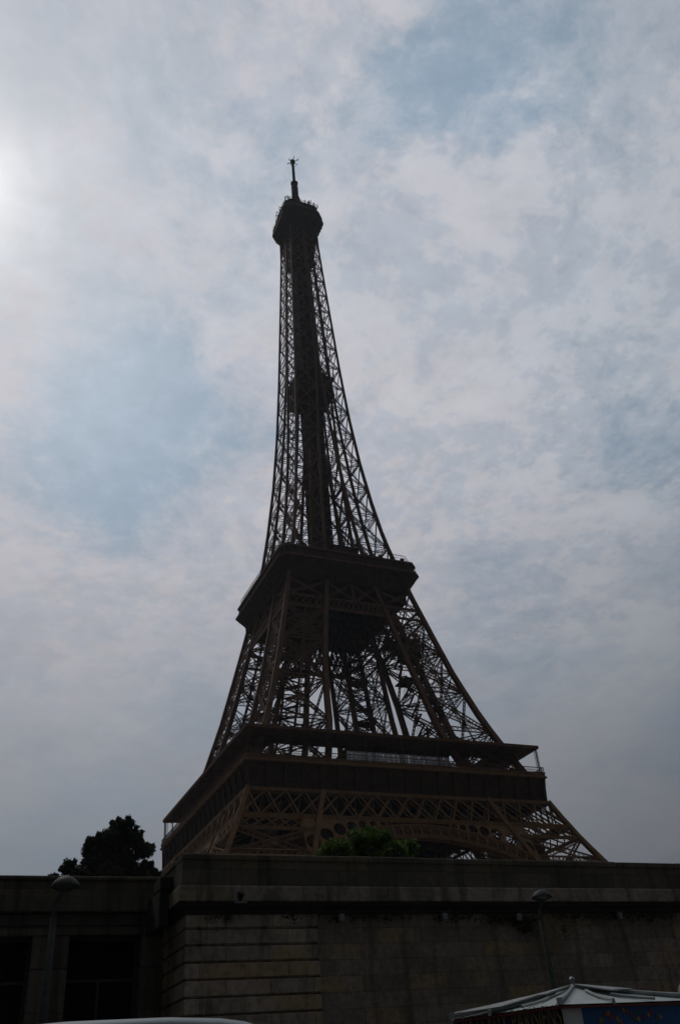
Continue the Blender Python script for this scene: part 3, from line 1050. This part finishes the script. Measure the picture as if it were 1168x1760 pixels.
for k in range(70):
    mb = MB()
    a = rg.random()*2*math.pi
    sx, sy = math.cos(a), math.sin(a)
    m_ = 6.5/max(abs(sx), abs(sy))
    r = m_*rg.choice((1.0, 1.0, .97, .8, .6))
    x, y = r*sx, r*sy
    h = rg.choice((.8, 1.0, 1.3, 1.6, 2.4))
    w = rg.uniform(.12, .4)
    mb.beam((x, y, 286.4), (x*1.02, y*1.02, 287.2+h), w, w*rg.uniform(.5, 1.2), (sx, sy, 0))
    if k % 4 == 0:
        mb.beam((x*1.02, y*1.02, 287.0+h*.8), (x*1.13, y*1.13, 286.9+h*.85), .12, .12)
        mb.beam((x*1.13, y*1.13, 285.7+h*.6), (x*1.13, y*1.13, 287.3+h*.9), .2, .2)
    mb.build('aerial', IRON_D, tower)
for k in range(14):       # aerials on the gallery edge
    mb = MB()
    a = math.radians(150+k*12)
    sx, sy = math.cos(a), math.sin(a)
    r = 7.6/max(abs(sx), abs(sy), (abs(sx)+abs(sy))/1.6)
    mb.beam((r*sx, r*sy, 280), (r*sx*1.05, r*sy*1.05, 283.5+rg.random()), .14, .14)
    if k % 3 == 0:
        mb.beam((r*sx*1.0, r*sy*1.0, 281.5), (r*sx*1.12, r*sy*1.12, 281.9), .12, .12)
    mb.build('aerial', IRON_D, tower)
mb = MB()
for z0, z1, r0, r1 in ((290, 299, 1.5, 1.15), (299, 307.3, 1.15, 1.05), (307.3, 321.6, .62, .55)):
    mb.lathe(0, 0, [(r0, z0), (r1, z1)], 12, True)
mast = mb.build('antenna_mast', IRON_D, tower)
for z in np.arange(294.5, 307.5, 1.5):
    for k in range(4):
        a = k*math.pi/2+.4
        x, y = math.cos(a), math.sin(a)
        mb = MB()
        mb.beam((x*.9, y*.9, z), (x*1.75, y*1.75, z), .2, .2)
        mb.beam((x*1.75, y*1.75, z-.4), (x*1.75, y*1.75, z+.4), .22, .3)
        mb.build('dipole', IRON_D, mast)
mb = MB()
mb.lathe(0, 0, [(.8, 307.0), (1.5, 307.1), (1.5, 307.5), (.8, 307.6)], 12, True)
mb.build('collar', IRON_D, mast)
mb = MB()
mb.lathe(0, 0, [(.5, 321.3), (1.0, 321.6), (1.0, 322.7), (.4, 323.0)], 10, True)
mb.beam((0, 0, 322.8), (-.2, 0, 324.6), .14, .14)
for a, l, dz_ in ((.3, 2.1, .5), (1.4, 1.9, .3), (2.6, 2.0, -.4), (3.7, 2.2, -.9), (4.6, 2.0, .4), (5.6, 2.2, .7)):
    x, y = math.cos(a), math.sin(a)
    p = V(x*l, y*l, 322.0+dz_)
    mb.beam((x*.8, y*.8, 322), p, .2, .2)
    mb.beam(p+V(0, 0, -.6), p+V(x*.3, y*.3, .6), .16, .16)
mb.build('mast_head', IRON_D, mast)
for a in (0, 1.57, 3.14, 4.71):
    mb = MB()
    mb.beam((.4*math.cos(a), .4*math.sin(a), 319.6), (1.3*math.cos(a), 1.3*math.sin(a), 319.9), .14, .14)
    mb.build('stub_aerial', IRON_D, mast)

# ------------------------------------------------------------------ ground


def R(x, y, z):
    return V(CAM[0]+x, CAM[1]+y, CAM[2]+z)


QUAY = -1.6      # quay level relative to the eye


def rbox(mb, lo, hi, b=0.0):
    (mb.bbox if b else mb.box)(*(([tuple(R(*lo)), tuple(R(*hi))]) + ([b] if b else [])))


mb = MB()
rbox(mb, (-3000, -3000, QUAY-.6), (3000, 24, QUAY))
tag(mb.build('quay_pavement', PAVE), kind='structure')
mb = MB()
mb.box((-6000, CAM[1]+24.2, GROUND-2.5), (6000, 9000, GROUND))
tag(mb.build('ground', EARTH), kind='structure')

# ------------------------------------------------------------------ quay wall, right: banded pier, ashlar, cornice, parapet
wall = empty('quay_wall', R(12, 19, QUAY), 'grey sooty stone quay wall with banded pier, dark cornice and tall parapet', 'wall')
WX0, WX1, WD = 4.88, 60.0, 19.0
mb = MB()
PX1 = 7.80
zg = [3.45] + [3.16-.3125*k for k in range(0, 16)]
for a, b in zip(zg[:-1], zg[1:]):
    hi_ = a-.022 if a < 3.4 else a
    lo_ = max(b+.022, QUAY)
    if hi_ <= lo_:
        continue
    rbox(mb, (WX0, WD, lo_), (PX1, WD+2.6, hi_), .012)
rbox(mb, (WX0+.05, WD+.055, QUAY), (PX1-.05, WD+2.5, 3.45))
mb.build('banded_pier', STONE_R, wall)
mb = MB()
rbox(mb, (PX1-.02, WD+.06, QUAY), (WX1, WD+2.6, 3.45))
mb.build('ashlar_face', STONE, wall)
mb = MB()       # cornice: undercut mouldings, their shadow line painted in as near-black stone
def strip(mb, prof, x0, x1, back, xl=0.0):
    """extrude an (out, z) profile along the wall and return it round the left end"""
    rings = []
    for o_, z in prof:
        rings.append([tuple(R(x0-o_, back, z)), tuple(R(x0-o_, WD-o_, z)), tuple(R(x1, WD-o_, z))])
    mb.loft(rings, closed=False)
strip(mb, [(-.3, 3.42), (.03, 3.42), (.05, 3.47), (.05, 3.51), (.14, 3.56), (.17, 3.60), (.17, 3.64), (-.3, 3.645)], WX0, WX1, WD+1.6)
mb.build('cornice', STONE_D, wall)
mb = MB()
strip(mb, [(-.3, 3.646), (.19, 3.646), (.205, 3.66), (.205, 3.93), (.19, 3.955), (-.3, 3.958)], WX0, WX1, WD+1.6)
mb.build('string_course', STONE_B, wall)
mb = MB()
for k in range(30):
    x0 = WX0-.14+k*1.9
    rbox(mb, (x0+.003, WD-.14, 3.959), (x0+1.897, WD+.5, 4.47+.0), .006)
    rbox(mb, (x0+.003, WD-.17, 4.471), (x0+1.897, WD+.55, 4.600+(k*37 % 11)*.0012), .02)
rbox(mb, (WX0-.135, WD+.5, 3.959), (WX0+.36, WD+1.7, 4.47), .006)
rbox(mb, (WX0-.165, WD+.55, 4.471), (WX0+.39, WD+1.7, 4.6), .02)
mb.build('parapet', STONE_P, wall)

# ------------------------------------------------------------------ left: recessed bays with pillars and dark openings
bay = empty('stone_arcade', R(2, 21, QUAY), 'dark recessed stone arcade with square openings left of the banded pier', 'arcade')
LD = 20.9
LX0, LX1 = -14.0, 5.0
mb = MB()
rbox(mb, (LX0, LD, 4.18), (WX0-.12, LD+.6, 4.47), .01)
rbox(mb, (LX0, LD-.05, 4.471), (WX0-.12, LD+.65, 4.56), .02)
mb.build('parapet', STONE_P, bay)
mb = MB()
rbox(mb, (LX0, LD-.06, 3.83), (WX0+.0, LD+.6, 4.179), .01)
rbox(mb, (LX0, LD+.02, 3.57), (WX0+.0, LD+.6, 3.80), .01)
rbox(mb, (LX0, LD-.02, 3.37), (WX0+.0, LD+.6, 3.525), .008)
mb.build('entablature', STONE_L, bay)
mb = MB()
rbox(mb, (LX0, LD-.12, 3.80), (WX0+.0, LD+.6, 3.83))
rbox(mb, (LX0, LD-.02, 3.525), (WX0+.0, LD+.5, 3.57))
mb.build('drip_moulding', STONE_D, bay)
first = None
for (x0, x1) in ((2.11, 2.86), (4.38, 4.985), (-.45, .3), (-2.9, -2.15)):
    mb = MB()
    rbox(mb, (x0, LD, 2.74), (x1, LD+.55, 3.37), .012)
    rbox(mb, (x0, LD, QUAY), (x1, LD+.55, 2.73), .012)
    mb.build('pillar', STONE_L, bay)
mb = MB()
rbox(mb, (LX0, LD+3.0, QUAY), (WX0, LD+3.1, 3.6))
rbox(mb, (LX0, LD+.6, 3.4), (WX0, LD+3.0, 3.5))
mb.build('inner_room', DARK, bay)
for (x0, x1) in ((2.86, 4.38), (.3, 2.11), (-2.15, -.45)):
    mb = MB()
    xm = (x0+x1)/2-.04
    for x in (x0+.03, xm, x1-.03):
        rbox(mb, (x-.03, LD+.34, QUAY), (x+.03, LD+.40, 2.50 if x == xm else 3.36))
    rbox(mb, (x0, LD+.335, 2.50), (x1, LD+.405, 2.56))
    rbox(mb, (x0, LD+.335, 3.30), (x1, LD+.405, 3.36))
    fr_ = mb.build('glazed_door', GREY if False else LAMPG, bay)
    mb = MB()
    rbox(mb, (x0+.06, LD+.36, QUAY), (x1-.06, LD+.375, 3.3))
    mb.build('pane', GLASSD, fr_)

mb = MB()       # crusted end block in the angle
rbox(mb, (4.47, WD+.62, 4.03), (4.86, WD+1.3, 4.32), .03)
rbox(mb, (4.47, WD+.66, 3.3), (4.68, WD+1.85, 4.029), .02)
mb.build('end_block', STONE_D, bay)

# ------------------------------------------------------------------ small things fixed on the wall
def floodlight(x, z, label, first_=[None]):
    t_ = empty('wall_floodlight', R(x, WD, z), label, 'floodlight', 'small floodlights under the cornice')
    if first_[0] is None:
        mb = MB()
        rbox(mb, (x-.065, WD-.2, z-.075), (x+.065, WD-.09, z+.075), .012)
        h = mb.build('lamp_housing', LIGHTBOX, t_)
        mb = MB()
        rbox(mb, (x-.02, WD-.09, z-.02), (x+.02, WD+.06, z+.02))
        rbox(mb, (x-.05, WD+.03, z-.06), (x+.05, WD+.07, z+.06))
        rbox(mb, (x-.14, WD-.19, z+.10), (x+.16, WD-.03, z+.125))
        br = mb.build('bracket', LAMPG, t_)
        first_[0] = (h, br)
    else:
        for o in first_[0]:
            copy_part(o, t_)
    return t_


floodlight(8.29, 3.32, 'small pale floodlight under the cornice just right of the banded pier')
floodlight(10.86, 3.33, 'small grey floodlight under the cornice, above the left slope of the white kiosk roof')
floodlight(12.87, 3.31, 'small floodlight under the cornice beside the domed lamp, weeds around it')
floodlight(15.86, 3.32, 'small floodlight under the cornice nearest the right edge of the wall')
pl = empty('wall_spotlight', R(5.95, WD-.1, 3.66), 'dark little spotlight standing on the cornice of the banded pier', 'spotlight')
mb = MB()
rbox(mb, (5.85, WD-.30, 3.60), (6.1, WD-.18, 3.625))
mb.build('base_plate', GREY, pl)
mb = MB()
mb.tube([R(5.95, WD-.28, 3.63), R(5.95, WD-.28, 3.70), R(5.97, WD-.34, 3.79)], [.02, .055, .075], 10)
mb.build('spot_head', GUM, pl)

mb = MB()       # weeds and moss hanging under the cornice
rg = random.Random(5)
for (x, z, n, sp) in ((8.6, 3.36, 60, .35), (9.4, 3.36, 70, .4), (11.2, 3.34, 60, .3), (12.45, 3.3, 160, .28), (13.05, 3.28, 260, .25), (13.1, 3.08, 120, .12),
                      (14.4, 3.35, 60, .3), (15.2, 3.35, 100, .4), (16.5, 3.34, 120, .4), (17.4, 3.34, 80, .4), (5.5, 3.40, 18, .12), (7.2, 3.40, 24, .2), (5.75, 3.36, 24, .05), (14.2, 3.05, 30, .07)):
    for k in range(n):
        p = R(x+rg.gauss(0, sp), WD-.02-abs(rg.gauss(0, .04)), z+rg.gauss(0, .05)-abs(rg.gauss(0, .03)))
        a = V(rg.gauss(0, 1), rg.gauss(0, .5), rg.gauss(0, 1))
        a = unit(a)*rg.uniform(.02, .06)
        b = unit(np.cross(a, V(rg.gauss(0, 1), 1, rg.gauss(0, 1))))*rg.uniform(.012, .03)
        mb.poly([p-a, p+b, p+a, p-b], [(0, 1, 2, 3)])
tag(mb.build('wall_weeds', LEAF_W), 'ragged weeds and moss growing in the joint under the cornice', 'weeds', kind='stuff')

# ------------------------------------------------------------------ street lamps on the quay


def lamp(x, y, ztop, label, proto=[None]):
    t_ = empty('street_lamp', R(x, y, QUAY), label, 'street lamp', 'domed street lamps along the quay')
    if proto[0] is None:
        zt = ztop
        mb = MB()
        mb.lathe(*(R(x-.12, y, 0)[:2]), [(.14, CAM[2]+QUAY), (.14, CAM[2]+QUAY+.7), (.085, CAM[2]+QUAY+.85), (.055, CAM[2]+1.2), (.042, CAM[2]+zt-.55)], 12, True)
        mb.tube([R(x-.12, y, zt-.57), R(x-.12, y, zt-.42), R(x-.08, y, zt-.30), R(x, y, zt-.20), R(x, y, zt-.1)], [.042, .035, .03, .035, .06], 10)
        a = mb.build('pole', LAMPG, t_, True)
        mb = MB()
        cx, cy = R(x, y, 0)[:2]
        zz_ = CAM[2]+zt
        mb.lathe(cx, cy, [(.02, zz_), (.06, zz_-.004), (.11, zz_-.024), (.16, zz_-.065), (.19, zz_-.11), (.205, zz_-.15), (.195, zz_-.15), (.17, zz_-.11), (.1, zz_-.06), (.02, zz_-.05)], 28)
        b = mb.build('dome', LAMPT, t_, True)
        mb = MB()
        mb.lathe(cx, cy, [(.175, zz_-.14), (.15, zz_-.17), (.11, zz_-.19), (.05, zz_-.2), (.005, zz_-.203)], 24)
        c = mb.build('bowl', OPAL, t_, True)
        proto[0] = (a, b, c, ztop)
    else:
        for o in proto[0][:3]:
            c = copy_part(o, t_)
            c.location.z += ztop-proto[0][3]
    return t_


lamp(1.77, 13.89, 3.03, 'domed grey lamp on a dark green pole in front of the arcade pillar')
lamp(11.14, 15.4, 3.20, 'domed grey lamp in front of the ashlar wall above the white kiosk')
lamp(.40, 13.98, 3.07, 'domed lamp cut off by the left edge of the picture')

# ------------------------------------------------------------------ ticket kiosk
kb = [(9.42, 13.07), (12.59, 13.50), (13.2, 15.2), (12.1, 16.4), (9.35, 16.3), (8.46, 14.74)]
AP = (10.80, 14.50)
kio = empty('ticket_kiosk', R(AP[0], AP[1], QUAY), 'white roofed ticket kiosk with navy and blue sign boards at lower right', 'kiosk')
ZE = .99
def kp(i, s, z):      # scaled towards the middle
    x, y = kb[i % 6]
    cx, cy = 10.85, 14.85
    return R(cx+(x-cx)*s, cy+(y-cy)*s, z)
mb = MB()
mb.loft([[tuple(kp(i, .90, QUAY)) for i in range(6)], [tuple(kp(i, .90, ZE-.45)) for i in range(6)]], True)
mb.build('cabin_wall', WHITE, kio)
# roof sheets: three strips per side so the slopes sag a little
mb = MB()
apex = R(AP[0], AP[1], 1.39)
for i in range(6):
    a, b = kp(i, 1.02, ZE+.025), kp(i+1, 1.02, ZE+.025)
    rows = []
    for u in (0, .35, .7, .985):
        p, q_ = a*(1-u)+apex*u, b*(1-u)+apex*u
        sag = -.035*math.sin(math.pi*u)
        rows.append([p+V(0, 0, sag*.3), (p*.67+q_*.33)+V(0, 0, sag), (p*.33+q_*.67)+V(0, 0, sag), q_+V(0, 0, sag*.3)])
    mb.loft([[tuple(p) for p in r_] for r_ in rows], closed=False)
    mb.loft([[tuple(p-V(0, 0, .03)) for p in r_] for r_ in rows[::-1]], closed=False)
roof = mb.build('roof', WHITE_S, kio)
mb = MB()
for i in range(6):
    a = kp(i, 1.03, ZE+.06)
    pts = [a*(1-u)+apex*u+V(0, 0, .02-.02*math.sin(math.pi*u)) for u in np.linspace(0, .97, 7)]
    mb.tube(pts, [.04, .038, .036, .034, .032, .03, .03], 8)
    j = kp(i+1, 1.03, ZE+.05)
    for f_, top in ((.36, .86), (.66, .60)):
        e = kp(i, 1.03, ZE+.05)*(1-f_)+j*f_
        if i in (0, 5) or f_ < .5:
            pts = [e*(1-u)+(apex*.86+(kp(i, 1, ZE)*.07+j*.07))*u+V(0, 0, .02-.035*math.sin(math.pi*u)) for u in np.linspace(0, top, 5)]
            mb.tube(pts, .026, 6)
    mb.tube([kp(i, 1.03, ZE+.02), kp(i, 1.03, ZE+.12)], .05, 8)
    e = kp(i, 1.03, 0)*.64+kp(i+1, 1.03, 0)*.36
    mb.tube([e+V(0, 0, ZE), e+V(0, 0, ZE+.07)], .03, 8)
mb.build('roof_rib', WHITE_R, roof)
mb = MB()       # lifted loose sheets on the far slopes
for i, u0, u1, v0, v1 in ((5, .05, .45, .02, .55), (5, .30, .62, .5, .95), (1, .2, .6, .3, .8), (0, .62, .97, .5, .97), (4, .1, .5, .3, .8)):
    a, b = kp(i, 1.04, ZE+.06), kp(i+1, 1.04, ZE+.06)
    g_ = lambda u, v: (a*(1-u)+b*u)*(1-v)+apex*v+V(0, 0, .018+.02*u)
    qd = [g_(u0, v0), g_(u1, v0), g_(u1, v1), g_(u0, v1)]
    mb.loft([[tuple(p) for p in qd], [tuple(p+V(0, 0, .02)) for p in qd]], True)
mb.build('loose_sheet', WHITE_R, roof)
mb = MB()
mb.lathe(apex[0], apex[1], [(.075, apex[2]-.04), (.075, apex[2]+.03), (.04, apex[2]+.05), (.035, apex[2]+.10), (.055, apex[2]+.13), (.02, apex[2]+.17)], 12, True)
mb.build('finial', GREY, roof)
mb = MB()       # red edge line
rings = [[tuple(kp(i, s, z)) for i in range(6)] for s, z in ((1.005, ZE-.03), (1.03, ZE-.03), (1.03, ZE+.0), (1.005, ZE+.005))]
mb.loft(rings+[rings[0]])
mb.build('red_edge', RED, kio)
for i in range(6):
    mb = MB()
    a, b = kp(i, 1.0, 0), kp(i+1, 1.0, 0)
    d = unit(b-a)
    nrm = V(d[1], -d[0], 0)
    g0 = .0 if i != 0 else .42
    e0 = 0.0 if i != 5 else .06
    L = np.linalg.norm(b-a)
    p0, p1 = a+d*g0, b-d*e0
    mb.loft([[tuple(p0+V(0, 0, z)-nrm*w) for z, w in ((ZE-.46, 0), (ZE-.03, 0), (ZE-.03, .05), (ZE-.46, .05))],
             [tuple(p1+V(0, 0, z)-nrm*w) for z, w in ((ZE-.46, 0), (ZE-.03, 0), (ZE-.03, .05), (ZE-.46, .05))]], True)
    sg = mb.build('sign_board', NAVY if i == 5 else BLUE, kio)
    sg['label'] = 'navy board with gold capital letters' if i == 5 else ('blue board with scattered coloured leaves' if i == 0 else 'plain blue board')
    if i == 5:
        cu = bpy.data.curves.new('lettering', 'FONT')
        cu.body = 'BATEAUX PARISIENS'
        cu.size = .25
        cu.extrude = .004
        cu.space_character = 1.04
        to = bpy.data.objects.new('lettering', cu)
        COL.objects.link(to)
        bpy.context.view_layer.update()
        wdt = to.dimensions.x
        dg = bpy.context.evaluated_depsgraph_get()
        me = bpy.data.meshes.new_from_object(to.evaluated_get(dg))
        bpy.data.objects.remove(to)
        co = np.empty(len(me.vertices)*3, np.float32)
        me.vertices.foreach_get('co', co)
        co = co.reshape(-1, 3)
        s = 1.78/wdt
        o_ = a+d*.10+nrm*.006+V(0, 0, ZE-.275)
        wv = o_[None]+co[:, :1]*s*d[None]+co[:, 1:2]*V(0, 0, 1.85)[None]+co[:, 2:3]*nrm[None]
        me2 = MB()
        me2.v = [tuple(p) for p in wv]
        me2.f = [tuple(p.vertices) for p in me.polygons]
        # small serifs, the letters on the board are roman capitals
        me2.build('lettering', GOLD, sg)
    if i == 0:
        rg = random.Random(21)
        for mat, nm, pts in ((M_RED, 'red_leaf', [(.62, -.13), (.74, -.19), (.80, -.14), (1.12, -.10), (1.22, -.16), (1.5, -.2), (1.7, -.12), (.95, -.27)]),
                             (M_YEL, 'yellow_leaf', [(.50, -.21), (.70, -.12), (.88, -.20), (.93, -.25), (1.06, -.08), (1.36, -.22), (1.62, -.16), (1.9, -.2)]),
                             (M_GRN, 'green_leaf', [(.46, -.24), (.56, -.20), (1.27, -.21), (1.42, -.12), (1.8, -.24)])):
            mb = MB()
            for (u, v) in pts:
                c0 = a+d*(u+.3)+V(0, 0, ZE+v)+nrm*.004
                th = rg.random()*3
                pol = []
                for k in range(10):
                    an = th+2*math.pi*k/10
                    rr = (.055 if k % 2 else .026)
                    pol.append(c0+d*rr*math.cos(an)+V(0, 0, 1)*rr*math.sin(an))
                mb.loft([[tuple(p) for p in pol], [tuple(p+nrm*.004) for p in pol]], True)
            mb.build(nm, mat, sg)
mb = MB()       # white corner panel
a, b = kp(0, 1.0, 0), kp(1, 1.0, 0)
d = unit(b-a)
nrm = V(d[1], -d[0], 0)
mb.loft([[tuple(p+V(0, 0, z)) for p in (a+d*0.0, a+d*.42, a+d*.42-nrm*.06, a-nrm*.06+d*.06)] for z in (ZE-.5, ZE-.03)], True)
mb.build('corner_panel', WHITE, kio)

# cream globe lamp behind the kiosk, at the right edge
gl_ = empty('globe_lamp', R(12.95, 13.55+1.6, QUAY), 'rounded cream globe on a post behind the kiosk at right edge', 'lamp')
gx, gy = 13.03, 14.05
gl_.location = tuple(R(gx, gy, QUAY))
mb = MB()
gc = R(gx, gy, 1.17)
mb.lathe(gc[0], gc[1], [(.22*math.sin(math.pi*k/12)+.002, gc[2]-.22*math.cos(math.pi*k/12)) for k in range(13)], 20)
mb.build('globe', CREAM, gl_, True)
mb = MB()
mb.lathe(gc[0], gc[1], [(.09, CAM[2]+QUAY), (.06, CAM[2]+QUAY+.3), (.045, gc[2]-.22), (.08, gc[2]-.2)], 10, True)
mb.build('post', LAMPG, gl_)

# ------------------------------------------------------------------ white van, only its roof shows
van = empty('white_van', R(1.2, 11.9, QUAY), 'white van parked on the quay, only its curved pale roof showing', 'van')
prof = [(-1.9, -1.25), (-1.9, -.5), (-1.5, -.35), (-.75, .62), (-.2, .86), (.6, .965), (1.58, 1.005), (2.69, 1.0), (3.3, .965), (3.6, .92), (3.78, .86), (3.86, .74), (3.92, .2), (3.95, -.6), (3.95, -1.25)]
mb = MB()
ys = ((-.86, .95), (-.93, 1.0), (-.80, 1.0), (-.40, 1.0), (.0, 1.0), (.4, 1.0), (.8, 1.0), (.93, 1.0), (.86, .95))
rings = []
zc = -.3
for k, yy in enumerate((-.97, -.9, -.7, -.35, 0, .35, .7, .9, .97)):
    f_ = {0.97: .925, .9: .958, .7: .985, .35: 1.0, 0: 1.0}[abs(yy)]
    rings.append([tuple(R(1.02+(x-1.02)*(.5+.5*f_), 11.75+yy*(1.0 if z < 0.2 else .93), (z if z < zc else zc+(z-zc)*f_)-.045)) for x, z in prof])
mb.loft(rings, True)
body = mb.build('body', VANP, van, True)
for s in (-1, 1):
    for x0, x1 in ((-.3, .7), (.76, 2.2), (2.26, 3.62)):
        mb = MB()
        mb.poly([tuple(R(x, 11.75+s*y, z)) for x, y, z in ((x0, .978, .08), (x1, .978, .08), (x1, .978, .845-.12*max(0, x1-3)), (x0, .978, .845-.3*max(0, .3-x0)))], [(0, 1, 2, 3)])
        mb.build('window', GLASSD, van)
for (x, s) in ((-.9, -1), (2.9, -1), (-.9, 1), (2.9, 1)):
    mb = MB()
    c = R(x, 11.75+s*.86, QUAY+.34)
    rr = []
    for w, r in ((-.12, .2), (-.12, .31), (-.08, .34), (.08, .34), (.12, .31), (.12, .2)):
        rr.append([tuple(c+V(r*math.cos(2*math.pi*k/20), w, r*math.sin(2*math.pi*k/20))) for k in range(20)])
    mb.loft(rr, True)
    mb.build('wheel', GUM, van)

# ------------------------------------------------------------------ trees behind the wall


def tree(name, label, x, y, base, blobs, trunk_h, leaf, n, mat, seed, lr=.16):
    t_ = empty(name, R(x, y, base), label, 'tree')
    rg = random.Random(seed)
    mb = MB()
    top = R(x, y, trunk_h)
    mb.tube([R(x, y, base), R(x+.1, y, base+(trunk_h-base)*.5), top], [.34, .24, .1], 10)
    for (bx, by, bz, br) in blobs:
        if br < .5:
            continue
        p = R(x+bx*.1, y+by*.1, min(trunk_h-.3, bz-br*.8))
        q_ = R(x+bx, y+by, bz)
        m_ = (p+q_)/2+V(rg.gauss(0, .2), rg.gauss(0, .2), -.1)
        mb.tube([p, m_, q_], [.12, .07, .025], 6)
    mb.build('trunk', BARK, t_)
    wts = [b[3]**2 for b in blobs]
    nr = np.random.RandomState(seed)
    idx = nr.choice(len(blobs), n, p=np.array(wts)/sum(wts))
    Bb = np.array(blobs)[idx]
    d = nr.normal(size=(n, 3))
    d /= np.linalg.norm(d, axis=1, keepdims=True)
    rad = nr.uniform(0, 1, (n, 1))**.45
    lump = 1+.22*np.sin(d[:, :1]*7+Bb[:, :1]*3)*np.sin(d[:, 1:2]*6+1)*np.sin(d[:, 2:3]*8+Bb[:, 2:3])
    P = np.array(R(x, y, 0))[None]+Bb[:, :3]+d*rad*lump*Bb[:, 3:4]*np.array([1, 1, .88])
    P += nr.normal(size=(n, 3))*.04
    a = nr.normal(size=(n, 3))
    a /= np.linalg.norm(a, axis=1, keepdims=True)
    b = np.cross(a, nr.normal(size=(n, 3)))
    b /= np.linalg.norm(b, axis=1, keepdims=True)
    s = (nr.uniform(.6, 1.35, (n, 1))*leaf)
    a, b = a*s, b*s*.55
    vs = np.stack([P-a, P+b-a*.1, P+a, P-b-a*.1], 1).reshape(-1, 3)
    mb = MB()
    mb.v = [tuple(v) for v in vs]
    mb.f = [(4*k, 4*k+1, 4*k+2, 4*k+3) for k in range(n)]
    mb.build('crown', mat, t_)
    return t_


GB = GROUND-CAM[2]
rg = random.Random(3)
bl = []
lumps = [(550, 165, .45), (600, 150, .38), (628, 205, .55), (520, 215, .5), (478, 232, .45), (432, 240, .26), (570, 290, .85), (684, 275, .45), (650, 240, .45), (700, 250, .25),
         (450, 315, .6), (345, 345, .42), (392, 385, .62), (292, 408, .34), (700, 345, .42), (755, 378, .40), (775, 410, .3), (610, 385, .85), (500, 390, .8), (690, 410, .5), (330, 420, .45), (440, 265, .4)]
for (cx, cy, r) in lumps:
    x, z = (cx-530)/72, 16.55-(cy-120)/72
    for k in range(2 if r > .4 else 1):
        y = rg.gauss(0, .55)*r*2
        bl.append((x+rg.gauss(0, .08), y, z+rg.gauss(0, .06), r))
    for k in range(int(5+r*8)):      # sprays that break up the outline
        a, b = rg.random()*6.28, rg.uniform(-.5, 1.3)
        bl.append((x+r*1.02*math.cos(a)*math.cos(b), rg.gauss(0, .3)+r*math.sin(a)*math.cos(b), z+r*math.sin(b), rg.uniform(.10, .22)))
bl += [(.35, .3, 14.9, .75), (-.3, .2, 14.2, .8), (1.2, .2, 14.1, .7), (-1.1, .2, 13.5, .8), (.4, 0, 13.5, .9), (2.0, .2, 13.2, .7), (1.0, .3, 15.6, .5), (0, .6, 11.6, 1.2), (-1.4, .4, 11.4, 1.0), (1.5, .3, 11.5, 1.0)]
tree('broadleaf_tree', 'dark bushy cone shaped tree standing alone behind the left parapet', 10.16, 59.1, GB, bl, 13.6, .09, 64000, LEAF_D, 4)
bl = []
for k in range(40):
    a = rg.random()*6.28
    r = 2.2*rg.random()**.5
    z = 9.5+rg.random()*2.55*(1-.1*r*r/2)
    bl.append((1.12*r*math.cos(a), r*math.sin(a), z, rg.uniform(.45, .8)))
bl += [(.3, 0, 12.25, .5), (-.6, 0, 12.15, .45), (-1.8, 0, 11.5, .5), (1.7, 0, 11.35, .55), (-2.6, 0, 10.9, .5), (2.4, 0, 10.8, .55), (0, 0, 11.0, 1.5), (-2.9, 0, 10.5, .4)]
tree('small_leafy_tree', 'fresh green tree crown showing above the parapet before the arch of the tower', 21.65, 45.2, GB, bl, 9.6, .11, 34000, LEAF_G, 9)

# ------------------------------------------------------------------ air: a thin even haze between the quay and the tower top
hm = bpy.data.materials.new('thin_haze')
hm.use_nodes = True
t = NT(hm.node_tree)
pv = t.n('ShaderNodeVolumePrincipled')
pv.inputs['Color'].default_value = (.74, .87, 1.0, 1)
pv.inputs['Anisotropy'].default_value = .45
pv.inputs['Density'].default_value = .00009
ou = t.n('ShaderNodeOutputMaterial')
t.t.links.new(pv.outputs[0], ou.inputs['Volume'])
mb = MB()
mb.box((-6500, -3500, -5.5), (6500, 9500, 345))
tag(mb.build('haze', hm), kind='stuff')
